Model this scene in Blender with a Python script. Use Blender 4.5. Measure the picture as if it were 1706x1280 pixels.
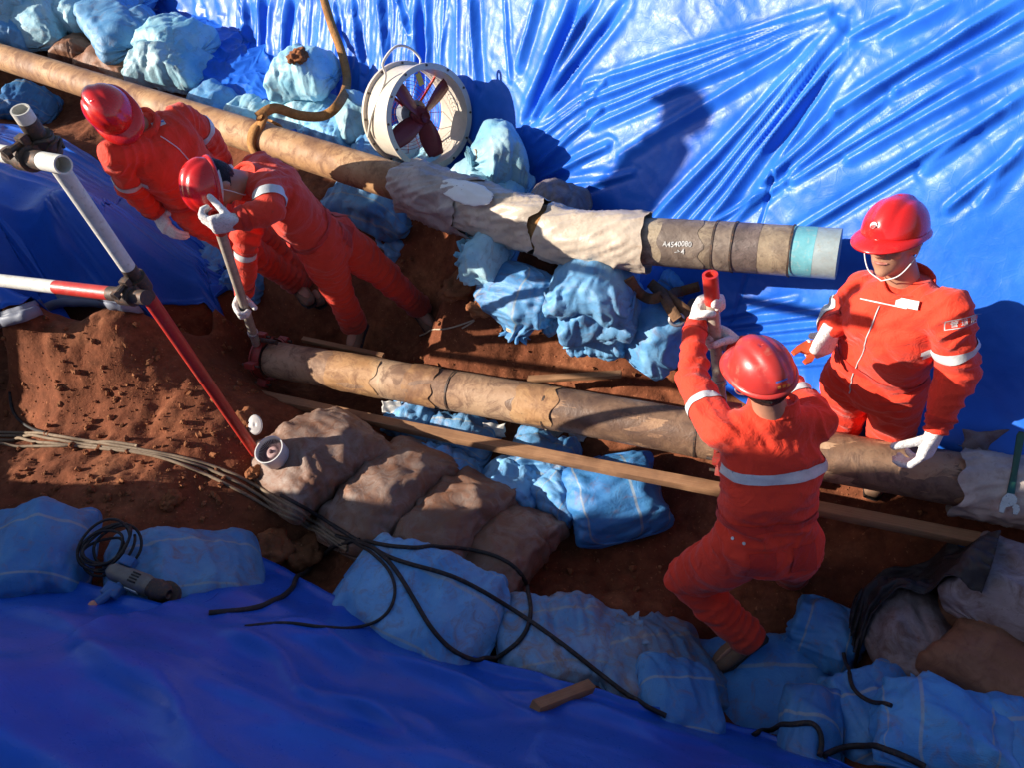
import bpy, bmesh, math, random
import numpy as np
from mathutils import Vector, Matrix
from mathutils.bvhtree import BVHTree

for o in list(bpy.data.objects): bpy.data.objects.remove(o)
S = bpy.context.scene
COL = S.collection
random.seed(7)

# ---------------------------------------------------------------- camera, sky, sun, exposure
W_, H_ = 1706., 1280.
FPX = 1250.
CAM = np.array([0, 0, 3.3])
PITCH = math.radians(43.544); ROLL = math.radians(16.657)
F_ = np.array([0, math.cos(PITCH), -math.sin(PITCH)])
U0 = np.array([0, math.sin(PITCH), math.cos(PITCH)]); R0 = np.array([1., 0, 0])
R_ = R0*math.cos(ROLL) - U0*math.sin(ROLL)
D_ = -U0*math.cos(ROLL) - R0*math.sin(ROLL)
cd = bpy.data.cameras.new('camera'); cam = bpy.data.objects.new('camera', cd); COL.objects.link(cam)
m = Matrix(((R_[0], -D_[0], -F_[0], CAM[0]), (R_[1], -D_[1], -F_[1], CAM[1]), (R_[2], -D_[2], -F_[2], CAM[2]), (0, 0, 0, 1)))
cam.matrix_world = m
cd.sensor_width = 36; cd.lens = 36*FPX/W_; cd.clip_end = 500; cd.clip_start = .05
S.camera = cam
SUN_AZ, SUN_EL = math.radians(-5), math.radians(29)
LDIR = np.array([math.cos(SUN_EL)*math.cos(SUN_AZ), math.cos(SUN_EL)*math.sin(SUN_AZ), -math.sin(SUN_EL)])
w = bpy.data.worlds.new('World'); S.world = w; w.use_nodes = True
nt = w.node_tree; bg = nt.nodes['Background']
sky = nt.nodes.new('ShaderNodeTexSky'); sky.sky_type = 'NISHITA'; sky.sun_disc = False
sky.sun_elevation = SUN_EL
sky.sun_rotation = math.atan2(-LDIR[0], -LDIR[1])
nt.links.new(sky.outputs[0], bg.inputs[0]); bg.inputs[1].default_value = 0.082
sl = bpy.data.lights.new('sun', 'SUN'); sl.energy = 5; sl.angle = math.radians(.5); sl.color = (1, .93, .82)
so = bpy.data.objects.new('sun', sl); COL.objects.link(so)
so.rotation_euler = Vector(LDIR).to_track_quat('-Z', 'Y').to_euler()
so.location = (-8, 0, 8)
S.view_settings.view_transform = 'Standard'; S.view_settings.look = 'None'
S.view_settings.exposure = 0.9; S.view_settings.gamma = 1
S.render.engine = 'CYCLES'

# ---------------------------------------------------------------- numeric helpers
A3 = lambda *v: np.array(v, float)
def nrm(v):
    v = np.asarray(v, float); return v/max(np.linalg.norm(v), 1e-9)
def ray(x, y): return nrm(F_*FPX + R_*(x-W_/2) + D_*(y-H_/2))
def pd(x, y, d): return CAM + ray(x, y)*d
def pz(x, y, z):
    d = ray(x, y); return CAM + d*((z-CAM[2])/d[2])
_rng = np.random.RandomState(3); _perm = _rng.permutation(256); _perm = np.concatenate([_perm]*3)
_g = _rng.normal(size=(256, 3)); _g /= np.linalg.norm(_g, axis=1)[:, None]
def perlin(p):
    p = np.asarray(p, float); i = np.floor(p).astype(int); f = p-i; i &= 255
    u = f*f*f*(f*(f*6-15)+10); r = 0
    for dx in (0, 1):
        for dy in (0, 1):
            for dz in (0, 1):
                h = _perm[_perm[_perm[(i[:, 0]+dx) & 255] + ((i[:, 1]+dy) & 255)] + ((i[:, 2]+dz) & 255)]
                g = _g[h]
                dt = g[:, 0]*(f[:, 0]-dx) + g[:, 1]*(f[:, 1]-dy) + g[:, 2]*(f[:, 2]-dz)
                r = r + dt*(u[:, 0] if dx else 1-u[:, 0])*(u[:, 1] if dy else 1-u[:, 1])*(u[:, 2] if dz else 1-u[:, 2])
    return r
def fbm(p, o=4, g=.5):
    r = 0; a = 1; p = np.asarray(p, float)
    for k in range(o):
        r = r + a*perlin(p*2**k + 17.3*k); a *= g
    return r
def ridged(p, o=2):
    r = 0; a = 1; p = np.asarray(p, float)
    for k in range(o):
        r = r + a*(1-np.clip(np.abs(perlin(p*2**k + 9.1*k))*3, 0, 1))**2; a *= .5
    return r
def smooth(e0, e1, x):
    t = np.clip((x-e0)/(e1-e0), 0, 1); return t*t*(3-2*t)
def catmull(pts, n=8):
    P = np.asarray(pts, float); P = np.vstack([2*P[0]-P[1], P, 2*P[-1]-P[-2]]); out = []
    for i in range(1, len(P)-2):
        for t in np.arange(n)/n:
            a, b, c, d = P[i-1], P[i], P[i+1], P[i+2]
            out.append(.5*(2*b + (c-a)*t + (2*a-5*b+4*c-d)*t*t + (-a+3*b-3*c+d)*t**3))
    out.append(P[-2]); return np.array(out)
def resample(P, n):
    P = np.asarray(P, float); s = np.concatenate([[0], np.cumsum(np.linalg.norm(np.diff(P, axis=0), axis=1))])
    t = np.linspace(0, s[-1], n); return np.stack([np.interp(t, s, P[:, k]) for k in range(P.shape[1])], 1)

# ---------------------------------------------------------------- object helpers
SUPPORT = []          # (verts, faces) of things that other things may rest on
def obj(name, V, Fc, mat, parent=None, origin=None, smooth_=True, uv=None, support=False, auto=None):
    V = np.asarray(V, float)
    if support: SUPPORT.append((V.copy(), [tuple(f) for f in Fc]))
    if parent is not None: origin = np.array(parent_origin(parent))
    elif origin is None:
        lo, hi = V.min(0), V.max(0); origin = A3((lo[0]+hi[0])/2, (lo[1]+hi[1])/2, lo[2])
    me = bpy.data.meshes.new(name)
    me.from_pydata((V-origin).tolist(), [], [list(map(int, f)) for f in Fc]); me.update()
    if smooth_:
        me.polygons.foreach_set('use_smooth', [True]*len(me.polygons))
    if uv is not None:
        ul = me.uv_layers.new(name='UVMap'); idx = np.empty(len(me.loops), int); me.loops.foreach_get('vertex_index', idx)
        ul.data.foreach_set('uv', np.asarray(uv, float)[idx].ravel())
    if isinstance(mat, (list, tuple)):
        for q in mat: me.materials.append(q)
    else: me.materials.append(mat)
    o = bpy.data.objects.new(name, me); COL.objects.link(o)
    if parent is not None: o.parent = parent
    else: o.location = origin
    if auto:
        try: me.set_sharp_from_angle(angle=math.radians(auto))
        except Exception: pass
    return o
def parent_origin(p):
    v = np.array(p.location, float)
    while p.parent is not None:
        p = p.parent; v = v + np.array(p.location, float)
    return v
def tag(o, label, cat=None, group=None, kind=None):
    if label: o['label'] = label
    if cat: o['category'] = cat
    if group: o['group'] = group
    if kind: o['kind'] = kind
    return o
def thing(name, label, cat, loc, group=None):
    o = bpy.data.objects.new(name, None); COL.objects.link(o); o.location = loc; o.empty_display_size = .1
    return tag(o, label, cat, group)

def gridf(n, m, wrap=False):
    f = []
    for i in range(n-1):
        for j in range(m if wrap else m-1):
            k = (j+1) % m; f.append((i*m+j, (i+1)*m+j, (i+1)*m+k, i*m+k))
    return f
class MB:
    def __init__(s): s.V = []; s.F = []; s.n = 0
    def add(s, V, Fc):
        V = np.asarray(V, float); s.V.append(V); s.F += [tuple(int(i)+s.n for i in f) for f in Fc]; s.n += len(V); return s
    def get(s): return np.vstack(s.V), s.F
    def build(s, name, mat, parent=None, **k): V, Fc = s.get(); return obj(name, V, Fc, mat, parent, **k)
def frame(d, up=(0, 0, 1)):
    d = nrm(d); u = np.asarray(up, float)
    if abs(d@nrm(u)) > .98: u = A3(1, 0, 0)
    x = nrm(np.cross(u, d)); y = np.cross(d, x); return x, y, d
def tube(P, r, n=10, caps=True, flat=None):
    """round (or flat=(rx,ry)) tube along P"""
    P = np.asarray(P, float); N = len(P); r = np.broadcast_to(np.asarray(r, float), (N,))
    T = np.gradient(P, axis=0); V = []
    x, y, _ = frame(T[0])
    th = np.arange(n)*2*np.pi/n
    for i in range(N):
        t = nrm(T[i]); x = nrm(x-t*(x@t)); y = np.cross(t, x)
        if flat: V.append(P[i] + np.outer(np.cos(th)*flat[0], x) + np.outer(np.sin(th)*flat[1], y))
        else: V.append(P[i] + r[i]*(np.outer(np.cos(th), x) + np.outer(np.sin(th), y)))
    V = np.vstack(V); Fc = gridf(N, n, True)
    if caps: Fc = Fc + [tuple(range(n))[::-1][::-1][::-1], tuple((N-1)*n+k for k in range(n))]
    return V, Fc
def hollow(p0, p1, r, ri, n=24, depth=.12):
    """pipe with open ends"""
    p0, p1 = np.asarray(p0, float), np.asarray(p1, float); x, y, d = frame(p1-p0); th = np.arange(n)*2*np.pi/n
    C = np.outer(np.cos(th), x) + np.outer(np.sin(th), y)
    R = [p0+d*depth+C*ri, p0+C*ri, p0+C*r, p1+C*r, p1+C*ri, p1-d*depth+C*ri]
    V = np.vstack(R); Fc = gridf(6, n, True) + [tuple(range(n)), tuple(5*n+k for k in range(n))[::-1]]
    return V, Fc
def box(c, X, Y, Z, hx, hy, hz):
    c = np.asarray(c, float); X, Y, Z = nrm(X), nrm(Y), nrm(Z)
    V = [c+X*a*hx+Y*b*hy+Z*e*hz for a in (-1, 1) for b in (-1, 1) for e in (-1, 1)]
    return V, [(0, 1, 3, 2), (4, 6, 7, 5), (0, 4, 5, 1), (2, 3, 7, 6), (0, 2, 6, 4), (1, 5, 7, 3)]
def bbox_(c, X, Y, Z, hx, hy, hz, bv=.004):
    """bevelled box"""
    V, Fc = box(c, X, Y, Z, hx, hy, hz); bm = bmesh.new()
    vs = [bm.verts.new(v) for v in V]; [bm.faces.new([vs[i] for i in f]) for f in Fc]
    bmesh.ops.bevel(bm, geom=bm.edges[:], offset=bv, segments=2, affect='EDGES', profile=.7)
    bm.verts.index_update(); V = [tuple(v.co) for v in bm.verts]; Fc = [tuple(v.index for v in f.verts) for f in bm.faces]; bm.free()
    return V, Fc
def ellipsoid(c, X, Y, Z, rx, ry, rz, n=16, m=10):
    V = []; c = np.asarray(c, float); X, Y, Z = nrm(X), nrm(Y), nrm(Z)
    for i in range(m+1):
        ph = np.pi*i/m
        for j in range(n):
            th = 2*np.pi*j/n; V.append(c + X*rx*math.sin(ph+1e-4)*math.cos(th) + Y*ry*math.sin(ph+1e-4)*math.sin(th) + Z*rz*math.cos(ph))
    return np.array(V), gridf(m+1, n, True) + [tuple(range(n))[::-1], tuple(m*n+k for k in range(n))]
def capsule(p0, r0, p1, r1, n=14, flat=1.0, fdir=None):
    """tapered round-ended limb piece; flat scales thickness along fdir"""
    p0, p1 = np.asarray(p0, float), np.asarray(p1, float); L = np.linalg.norm(p1-p0)
    x, y, d = frame(p1-p0, fdir if fdir is not None else (0, 0, 1)); V = []
    rings = [(-r0*math.cos(a), r0*math.sin(a)) for a in (.15, .6, 1.1)] + [(L*t, r0+(r1-r0)*t) for t in (0, .25, .5, .75, 1)] + [(L+r1*math.cos(a), r1*math.sin(a)) for a in (1.1, .6, .15)]
    th = np.arange(n)*2*np.pi/n
    for t, r in rings: V.append(p0+d*t + r*(np.outer(np.cos(th), x) + np.outer(np.sin(th), y)*flat))
    N = len(rings); return np.vstack(V), gridf(N, n, True) + [tuple(range(n))[::-1], tuple((N-1)*n+k for k in range(n))]
def loft(rings, n=28):
    th = np.arange(n)*2*np.pi/n; V = []
    for c, X, Y, rx, ry in rings:
        e = .8
        cx = np.sign(np.cos(th))*np.abs(np.cos(th))**e; sy = np.sign(np.sin(th))*np.abs(np.sin(th))**e
        V.append(np.asarray(c) + np.outer(cx*rx, X) + np.outer(sy*ry, Y))
    N = len(rings); return np.vstack(V), gridf(N, n, True) + [tuple(range(n))[::-1], tuple((N-1)*n+k for k in range(n))]
def remesh(V, Fc, vox, smooth_it=2):
    me = bpy.data.meshes.new('tmp'); me.from_pydata(np.asarray(V).tolist(), [], [list(f) for f in Fc])
    bm = bmesh.new(); bm.from_mesh(me); 
    bmesh.ops.recalc_face_normals(bm, faces=bm.faces[:]); bm.to_mesh(me); bm.free()
    o = bpy.data.objects.new('tmp', me); COL.objects.link(o)
    md = o.modifiers.new('r', 'REMESH'); md.mode = 'VOXEL'; md.voxel_size = vox; md.adaptivity = 0
    dg = bpy.context.evaluated_depsgraph_get(); e = o.evaluated_get(dg); m2 = e.to_mesh()
    V2 = np.empty(len(m2.vertices)*3); m2.vertices.foreach_get('co', V2); V2 = V2.reshape(-1, 3)
    F2 = [tuple(p.vertices) for p in m2.polygons]; e.to_mesh_clear()
    bpy.data.objects.remove(o); bpy.data.meshes.remove(me)
    return laplace(V2, F2, smooth_it), F2
def edges_of(Fc):
    a = []
    for f in Fc:
        for i in range(len(f)): a.append((f[i], f[(i+1) % len(f)]))
    e = np.sort(np.array(a), 1); return np.unique(e, axis=0)
def laplace(V, Fc, it, k=.5):
    if it == 0: return V
    E = edges_of(Fc); n = len(V); deg = np.bincount(E.ravel(), minlength=n)[:, None]
    for _ in range(it):
        acc = np.zeros_like(V); np.add.at(acc, E[:, 0], V[E[:, 1]]); np.add.at(acc, E[:, 1], V[E[:, 0]])
        V = V + k*(acc/np.maximum(deg, 1) - V)
    return V
def normals(V, Fc):
    Nn = np.zeros_like(V); 
    Q = np.array([f if len(f) == 4 else (f[0], f[1], f[2], f[2]) for f in Fc])
    fn = np.cross(V[Q[:, 2]]-V[Q[:, 0]], V[Q[:, 3]]-V[Q[:, 1]])
    t3 = Q[:, 2] == Q[:, 3]
    fn[t3] = np.cross(V[Q[t3, 1]]-V[Q[t3, 0]], V[Q[t3, 2]]-V[Q[t3, 0]])
    for k in range(4): np.add.at(Nn, Q[:, k], fn)
    return Nn/np.maximum(np.linalg.norm(Nn, axis=1)[:, None], 1e-12)
def bvh_of(lst):
    mb = MB()
    for V, Fc in lst: mb.add(V, Fc)
    V, Fc = mb.get(); return BVHTree.FromPolygons([tuple(v) for v in V], Fc)
def hit(bvh, px, py):
    h = bvh.ray_cast(Vector(CAM), Vector(ray(px, py)))
    return (np.array(h[0]), np.array(h[1])) if h[0] is not None else (None, None)

# ---------------------------------------------------------------- materials
class NT:
    def __init__(s, name):
        s.m = bpy.data.materials.new(name); s.m.use_nodes = True; s.t = s.m.node_tree; s.b = s.t.nodes['Principled BSDF']
        s.co = s.t.nodes.new('ShaderNodeTexCoord')
    def n(s, t, **k):
        o = s.t.nodes.new(t)
        for a, b in k.items(): setattr(o, a, b)
        return o
    def l(s, a, b): s.t.links.new(a, b)
    def noise(s, scale, detail=5, rough=.6, vec=None, dist=0, stretch=None, coord='Object'):
        o = s.n('ShaderNodeTexNoise'); o.inputs['Scale'].default_value = scale; o.inputs['Detail'].default_value = detail
        o.inputs['Roughness'].default_value = rough; o.inputs['Distortion'].default_value = dist
        v = vec or s.co.outputs[coord]
        if stretch:
            mp = s.n('ShaderNodeMapping'); mp.inputs['Scale'].default_value = stretch; s.l(v, mp.inputs[0]); v = mp.outputs[0]
        s.l(v, o.inputs['Vector']); return o.outputs['Fac']
    def ramp(s, fac, stops):
        o = s.n('ShaderNodeValToRGB'); e = o.color_ramp.elements
        while len(e) < len(stops): e.new(.5)
        for q, (p, c) in zip(e, stops): q.position = p; q.color = (*c, 1) if len(c) == 3 else c
        s.l(fac, o.inputs[0]); return o.outputs[0]
    def mix(s, fac, a, b, mode='MIX'):
        o = s.n('ShaderNodeMix', data_type='RGBA', blend_type=mode)
        for i, v in ((0, fac), (6, a), (7, b)):
            if hasattr(v, 'links'): s.l(v, o.inputs[i])
            else: o.inputs[i].default_value = v if i == 0 else (*v, 1)
        return o.outputs[2]
    def bump(s, h, st=.3, dist=.01, prev=None):
        o = s.n('ShaderNodeBump'); o.inputs['Strength'].default_value = st; o.inputs['Distance'].default_value = dist
        s.l(h, o.inputs['Height'])
        if prev is not None: s.l(prev, o.inputs['Normal'])
        return o.outputs[0]
    def fin(s, col=None, rough=.6, nor=None, metal=0, spec=.5, **k):
        if col is not None:
            if hasattr(col, 'links'): s.l(col, s.b.inputs['Base Color'])
            else: s.b.inputs['Base Color'].default_value = (*col, 1)
        if hasattr(rough, 'links'): s.l(rough, s.b.inputs['Roughness'])
        else: s.b.inputs['Roughness'].default_value = rough
        s.b.inputs['Metallic'].default_value = metal; s.b.inputs['Specular IOR Level'].default_value = spec
        if nor is not None: s.l(nor, s.b.inputs['Normal'])
        for a, b in k.items(): s.b.inputs[a.replace('_', ' ')].default_value = b
        return s.m
g3 = lambda v: (v, v, v)
def m_dirt(name, a, b, c):
    t = NT(name); n1 = t.noise(1.6, 6, .62); n2 = t.noise(14, 6, .7); n3 = t.noise(60, 4, .7)
    col = t.ramp(n1, [(.3, a), (.52, b), (.72, c)])
    col = t.mix(t.ramp(n2, [(.35, g3(0)), (.7, g3(1))]), col, tuple(x*.45 for x in b))
    col = t.mix(t.ramp(n3, [(.62, g3(0)), (.75, g3(1))]), col, tuple(min(1, x*1.5) for x in c))
    vo = t.n('ShaderNodeTexVoronoi'); vo.inputs['Scale'].default_value = 24; t.l(t.co.outputs['Object'], vo.inputs['Vector'])
    nb = t.bump(n2, .5, .022); nb = t.bump(vo.outputs['Distance'], .10, .02, nb); nb = t.bump(n3, .4, .006, nb)
    return t.fin(col, .95, nb, spec=.15)
def m_tarp(name, base, hi, rough=.34, wear=1.0, spec=.22, cb=.10):
    t = NT(name); n1 = t.noise(2.2, 5, .6); n2 = t.noise(9, 6, .65, dist=1.5); n3 = t.noise(26, 6, .7, dist=2.5)
    col = t.mix(t.ramp(n1, [(.35, g3(0)), (.75, g3(1))]), base, hi)
    col = t.mix(t.ramp(n3, [(.66, g3(0)), (.80, g3(.22*wear))]), col, (.35, .45, .75))
    wv = t.n('ShaderNodeTexWave', wave_type='BANDS'); wv.inputs['Scale'].default_value = 160; wv.inputs['Distortion'].default_value = 1; t.l(t.co.outputs['UV'], wv.inputs['Vector'])
    cr = t.n('ShaderNodeTexVoronoi', feature='DISTANCE_TO_EDGE'); cr.inputs['Scale'].default_value = 7
    mp = t.n('ShaderNodeVectorMath', operation='ADD'); sc = t.n('ShaderNodeTexNoise'); sc.inputs['Scale'].default_value = 3
    t.l(t.co.outputs['Object'], sc.inputs['Vector']); t.l(t.co.outputs['Object'], mp.inputs[0]); t.l(sc.outputs['Color'], mp.inputs[1]); t.l(mp.outputs[0], cr.inputs['Vector'])
    crease = t.ramp(cr.outputs['Distance'], [(0, g3(1)), (.06, g3(0))])
    nb = t.bump(n2, .12, .008); nb = t.bump(n3, .18, .003, nb); nb = t.bump(crease, cb, .0025, nb)
    rg = t.ramp(n3, [(.3, g3(rough-.06)), (.8, g3(rough+.16))])
    return t.fin(col, rg, nb, spec=spec)
def m_bag(name, base, hi, dirt=(.2, .085, .045), amt=.5, stripe=(.45, .40, .25), sheen=.5):
    t = NT(name); oi = t.n('ShaderNodeObjectInfo')
    ad = t.n('ShaderNodeVectorMath', operation='ADD'); t.l(t.co.outputs['Object'], ad.inputs[0])
    sc = t.n('ShaderNodeVectorMath', operation='SCALE'); cb = t.n('ShaderNodeCombineXYZ'); t.l(oi.outputs['Random'], cb.inputs[0]); t.l(oi.outputs['Random'], cb.inputs[2])
    t.l(cb.outputs[0], sc.inputs[0]); sc.inputs['Scale'].default_value = 37; t.l(sc.outputs[0], ad.inputs[1]); v = ad.outputs[0]
    n1 = t.noise(4, 5, .6, v); n2 = t.noise(11, 7, .7, v, 1.2); n3 = t.noise(48, 5, .7, v, .8)
    col = t.mix(t.ramp(n1, [(.35, g3(0)), (.7, g3(1))]), base, hi)
    hv = t.n('ShaderNodeHueSaturation'); mr = t.n('ShaderNodeMapRange'); mr.inputs[3].default_value = .72; mr.inputs[4].default_value = 1.15; t.l(oi.outputs['Random'], mr.inputs[0])
    t.l(mr.outputs[0], hv.inputs['Value']); t.l(col, hv.inputs['Color']); col = hv.outputs[0]
    if stripe:
        sp = t.n('ShaderNodeSeparateXYZ'); t.l(t.co.outputs['UV'], sp.inputs[0])
        ma = t.n('ShaderNodeMath', operation='MULTIPLY'); ma.inputs[1].default_value = 7; t.l(sp.outputs[1], ma.inputs[0])
        fr = t.n('ShaderNodeMath', operation='FRACT'); t.l(ma.outputs[0], fr.inputs[0])
        st = t.ramp(fr.outputs[0], [(.44, g3(0)), (.46, g3(.42)), (.50, g3(.42)), (.52, g3(0))])
        col = t.mix(st, col, stripe)
    dm = t.ramp(n2, [(.60-.22*amt, g3(0)), (.80-.2*amt, g3(min(1, .35+amt*.6)))])
    col = t.mix(dm, col, dirt)
    col = t.mix(t.ramp(n3, [(.60, g3(0)), (.70, g3(.55*min(1, amt+.3)))]), col, tuple(x*.5 for x in dirt))
    nb = t.bump(n2, .5, .014); nb = t.bump(n3, .35, .004, nb)
    wv = t.n('ShaderNodeTexWave', wave_type='BANDS'); wv.inputs['Scale'].default_value = 40; t.l(t.co.outputs['UV'], wv.inputs['Vector'])
    nb = t.bump(wv.outputs['Fac'], .16, .002, nb)
    return t.fin(col, .5, nb, spec=sheen)
def m_pipe(name, a, b, c, sc=1.0, rough=.7):
    t = NT(name); n1 = t.noise(2.2*sc, 6, .65, dist=.6); n2 = t.noise(9*sc, 8, .7, dist=.8); n3 = t.noise(45, 6, .7)
    col = t.ramp(n1, [(.32, b), (.5, a), (.7, c)])
    col = t.mix(t.ramp(n2, [(.48, g3(0)), (.62, g3(.75))]), col, b)
    col = t.mix(t.ramp(n3, [(.58, g3(0)), (.72, g3(.6))]), col, tuple(x*.4 for x in b))
    nb = t.bump(n2, .5, .01); nb = t.bump(n3, .45, .004, nb)
    return t.fin(col, t.ramp(n2, [(.3, g3(rough-.22)), (.7, g3(rough+.15))]), nb, spec=.4)
def m_plain(name, col, rough=.5, spec=.5, metal=0, var=.25, sc=12, bump=.15, dirt=None, da=.4, bd=.004, **k):
    t = NT(name); n1 = t.noise(sc, 6, .65, dist=.4); n2 = t.noise(sc*5, 5, .65)
    c = t.mix(t.ramp(n1, [(.3, g3(0)), (.7, g3(1))]), tuple(x*(1-var) for x in col), tuple(min(1, x*(1+var*.5)) for x in col))
    if dirt: c = t.mix(t.ramp(n2, [(.62-.25*da, g3(0)), (.74-.15*da, g3(min(1, da+.2)))]), c, dirt)
    nb = t.bump(n2, bump, bd); nb = t.bump(n1, bump, bd*3, nb)
    return t.fin(c, t.ramp(n2, [(.3, g3(max(.03, rough-.08))), (.7, g3(min(1, rough+.1)))]), nb, metal=metal, spec=spec, **k)
def m_cloth(name, col, rough=.75, hue=.0, dirt=(.20, .05, .025), da=.5):
    t = NT(name); n1 = t.noise(5, 5, .6); n2 = t.noise(22, 6, .65, dist=1.2); n3 = t.noise(320, 2, .5)
    c = t.mix(t.ramp(n1, [(.3, g3(0)), (.7, g3(1))]), tuple(x*.86 for x in col), col)
    c = t.mix(t.ramp(n2, [(.6, g3(0)), (.78, g3(da))]), c, dirt)
    sp = t.n('ShaderNodeSeparateXYZ'); t.l(t.co.outputs['Object'], sp.inputs[0]); ad = t.n('ShaderNodeMath', operation='MULTIPLY_ADD'); t.l(n1, ad.inputs[0]); ad.inputs[1].default_value = -.45; t.l(sp.outputs[2], ad.inputs[2])
    c = t.mix(t.ramp(ad.outputs[0], [(0, g3(.55)), (.12, g3(0))]), c, (.17, .055, .03))
    n4 = t.noise(11, 4, .55, dist=2.2); nb = t.bump(n4, .55, .016); nb = t.bump(n2, .45, .007, nb); nb = t.bump(n3, .15, .001, nb)
    return t.fin(c, rough, nb, spec=.25, Sheen_Weight=.15)
def m_wood(name, a, b):
    t = NT(name); n1 = t.noise(5, 8, .7, stretch=(1, 14, 14), coord='UV'); n2 = t.noise(3, 6, .7); n3 = t.noise(30, 5, .7)
    c = t.mix(t.ramp(n1, [(.35, g3(0)), (.65, g3(1))]), a, b)
    c = t.mix(t.ramp(n2, [(.45, g3(0)), (.7, g3(.6))]), c, (.13, .06, .035))
    nb = t.bump(n1, .4, .004); nb = t.bump(n3, .3, .003, nb); return t.fin(c, .8, nb, spec=.25)
M = {}
M['dirt'] = m_dirt('red_soil', (.13, .038, .019), (.235, .074, .033), (.40, .160, .074))
M['clod'] = m_dirt('soil_clod', (.22, .075, .035), (.32, .12, .05), (.45, .21, .10))
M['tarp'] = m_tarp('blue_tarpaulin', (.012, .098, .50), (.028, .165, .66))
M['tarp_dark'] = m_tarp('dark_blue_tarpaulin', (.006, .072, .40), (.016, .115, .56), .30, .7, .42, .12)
M['tarp_grey'] = m_tarp('grey_tarpaulin_back', (.16, .17, .22), (.25, .26, .30), .5, .3)
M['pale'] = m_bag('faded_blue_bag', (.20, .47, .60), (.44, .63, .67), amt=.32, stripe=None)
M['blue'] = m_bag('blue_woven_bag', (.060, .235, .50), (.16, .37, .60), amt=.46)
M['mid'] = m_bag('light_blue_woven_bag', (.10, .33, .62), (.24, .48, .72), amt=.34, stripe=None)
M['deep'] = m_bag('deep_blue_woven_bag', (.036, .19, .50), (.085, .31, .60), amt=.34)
M['soiled'] = m_bag('soiled_blue_bag', (.07, .24, .48), (.26, .40, .55), amt=.75, dirt=(.26, .15, .10))
M['woven'] = m_bag('muddy_grey_woven_bag', (.22, .125, .085), (.34, .25, .20), amt=.9, dirt=(.20, .085, .045), stripe=None, sheen=.3)
M['brown'] = m_bag('red_brown_bag', (.20, .085, .045), (.30, .15, .09), amt=.5, dirt=(.11, .04, .022), stripe=None, sheen=.25)
M['grey'] = m_bag('mottled_grey_bag', (.17, .13, .125), (.26, .22, .23), amt=.75, dirt=(.10, .05, .035), stripe=None, sheen=.3)
M['black_cloth'] = m_bag('black_cloth', (.018, .016, .017), (.045, .04, .042), amt=.3, dirt=(.06, .035, .025), stripe=None, sheen=.25)
M['mudpipe'] = m_pipe('muddy_steel', (.42, .22, .095), (.17, .075, .038), (.56, .34, .17))
M['mudpipe2'] = m_pipe('mud_caked_steel', (.37, .21, .115), (.13, .065, .042), (.50, .33, .20))
M['coat'] = m_pipe('brown_grey_coating', (.20, .15, .115), (.10, .07, .055), (.36, .28, .20), 1.4, .5)
M['coat2'] = m_pipe('tan_coating', (.34, .26, .17), (.13, .09, .065), (.44, .35, .24), 1.6, .5)
M['coat3'] = m_pipe('dark_layer', (.15, .11, .095), (.075, .055, .048), (.26, .20, .16), 1.8, .45)
M['dark_brown'] = m_pipe('dark_brown_layer', (.20, .115, .070), (.10, .055, .038), (.33, .205, .125), 1.4, .5)
M['cyan_band'] = m_plain('cyan_primer', (.15, .42, .47), .5, var=.3, dirt=(.4, .42, .38), da=.3)
M['bare'] = m_plain('bare_grey_steel', (.36, .43, .43), .45, var=.25, metal=.2, dirt=(.3, .24, .18), da=.3)
M['wrap'] = m_plain('milky_plastic_wrap', (.56, .45, .34), .42, .5, var=.35, sc=6, bump=.4, dirt=(.40, .27, .18), da=.34, bd=.006)
M['wrap2'] = m_plain('grey_plastic_wrap', (.46, .38, .33), .36, .5, var=.38, sc=6, bump=.4, dirt=(.30, .20, .15), da=.36, bd=.006)
M['white'] = m_plain('white_paper', (.82, .80, .74), .7, var=.06)
M['red'] = m_cloth('red_coverall_cloth', (.80, .048, .018))
M['red_seam'] = m_cloth('red_coverall_trim', (.58, .030, .014))
M['band'] = m_plain('reflective_tape', (.60, .60, .58), .4, var=.12, sc=30, dirt=(.35, .26, .22), da=.25)
M['helmet'] = m_plain('red_helmet_shell', (.62, .016, .014), .24, .5, var=.08, sc=6, bump=.02, dirt=(.42, .10, .06), da=.08, Coat_Weight=.4, Coat_Roughness=.12)
M['helmet_dusty'] = m_plain('dusty_red_helmet_shell', (.50, .035, .026), .36, .5, var=.15, sc=5, bump=.03, dirt=(.50, .20, .13), da=.22, Coat_Weight=.2, Coat_Roughness=.2)
M['glove'] = m_plain('white_cotton_glove', (.76, .72, .68), .9, .2, var=.16, sc=30, bump=.6, dirt=(.34, .25, .20), da=.42)
M['skin'] = m_plain('skin', (.42, .20, .12), .5, .4, var=.12, sc=20, bump=.08)
M['hair'] = m_plain('black_hair', (.012, .010, .009), .55, .4, var=.3, sc=90, bump=.9, bd=.01)
M['lip'] = m_plain('lips', (.36, .12, .09), .45)
M['eye'] = m_plain('eye_white', (.7, .68, .64), .2, var=.05)
M['boot'] = m_plain('brown_work_boot', (.20, .115, .07), .7, .3, dirt=(.24, .10, .05), da=.5)
M['under'] = m_cloth('dark_undershirt', (.018, .018, .022))
M['steel'] = m_plain('worn_steel_tube', (.50, .43, .34), .45, .5, .2, var=.3, dirt=(.20, .11, .06), da=.35)
M['steel_dark'] = m_plain('dark_cast_steel', (.075, .055, .045), .6, .4, .4, dirt=(.22, .10, .05), da=.5)
M['chrome'] = m_plain('bright_tool_steel', (.55, .54, .52), .3, .5, .7, dirt=(.25, .18, .12), da=.2)
M['redpaint'] = m_plain('worn_red_paint', (.55, .030, .018), .45, dirt=(.42, .14, .08), da=.30, sc=9)
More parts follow.
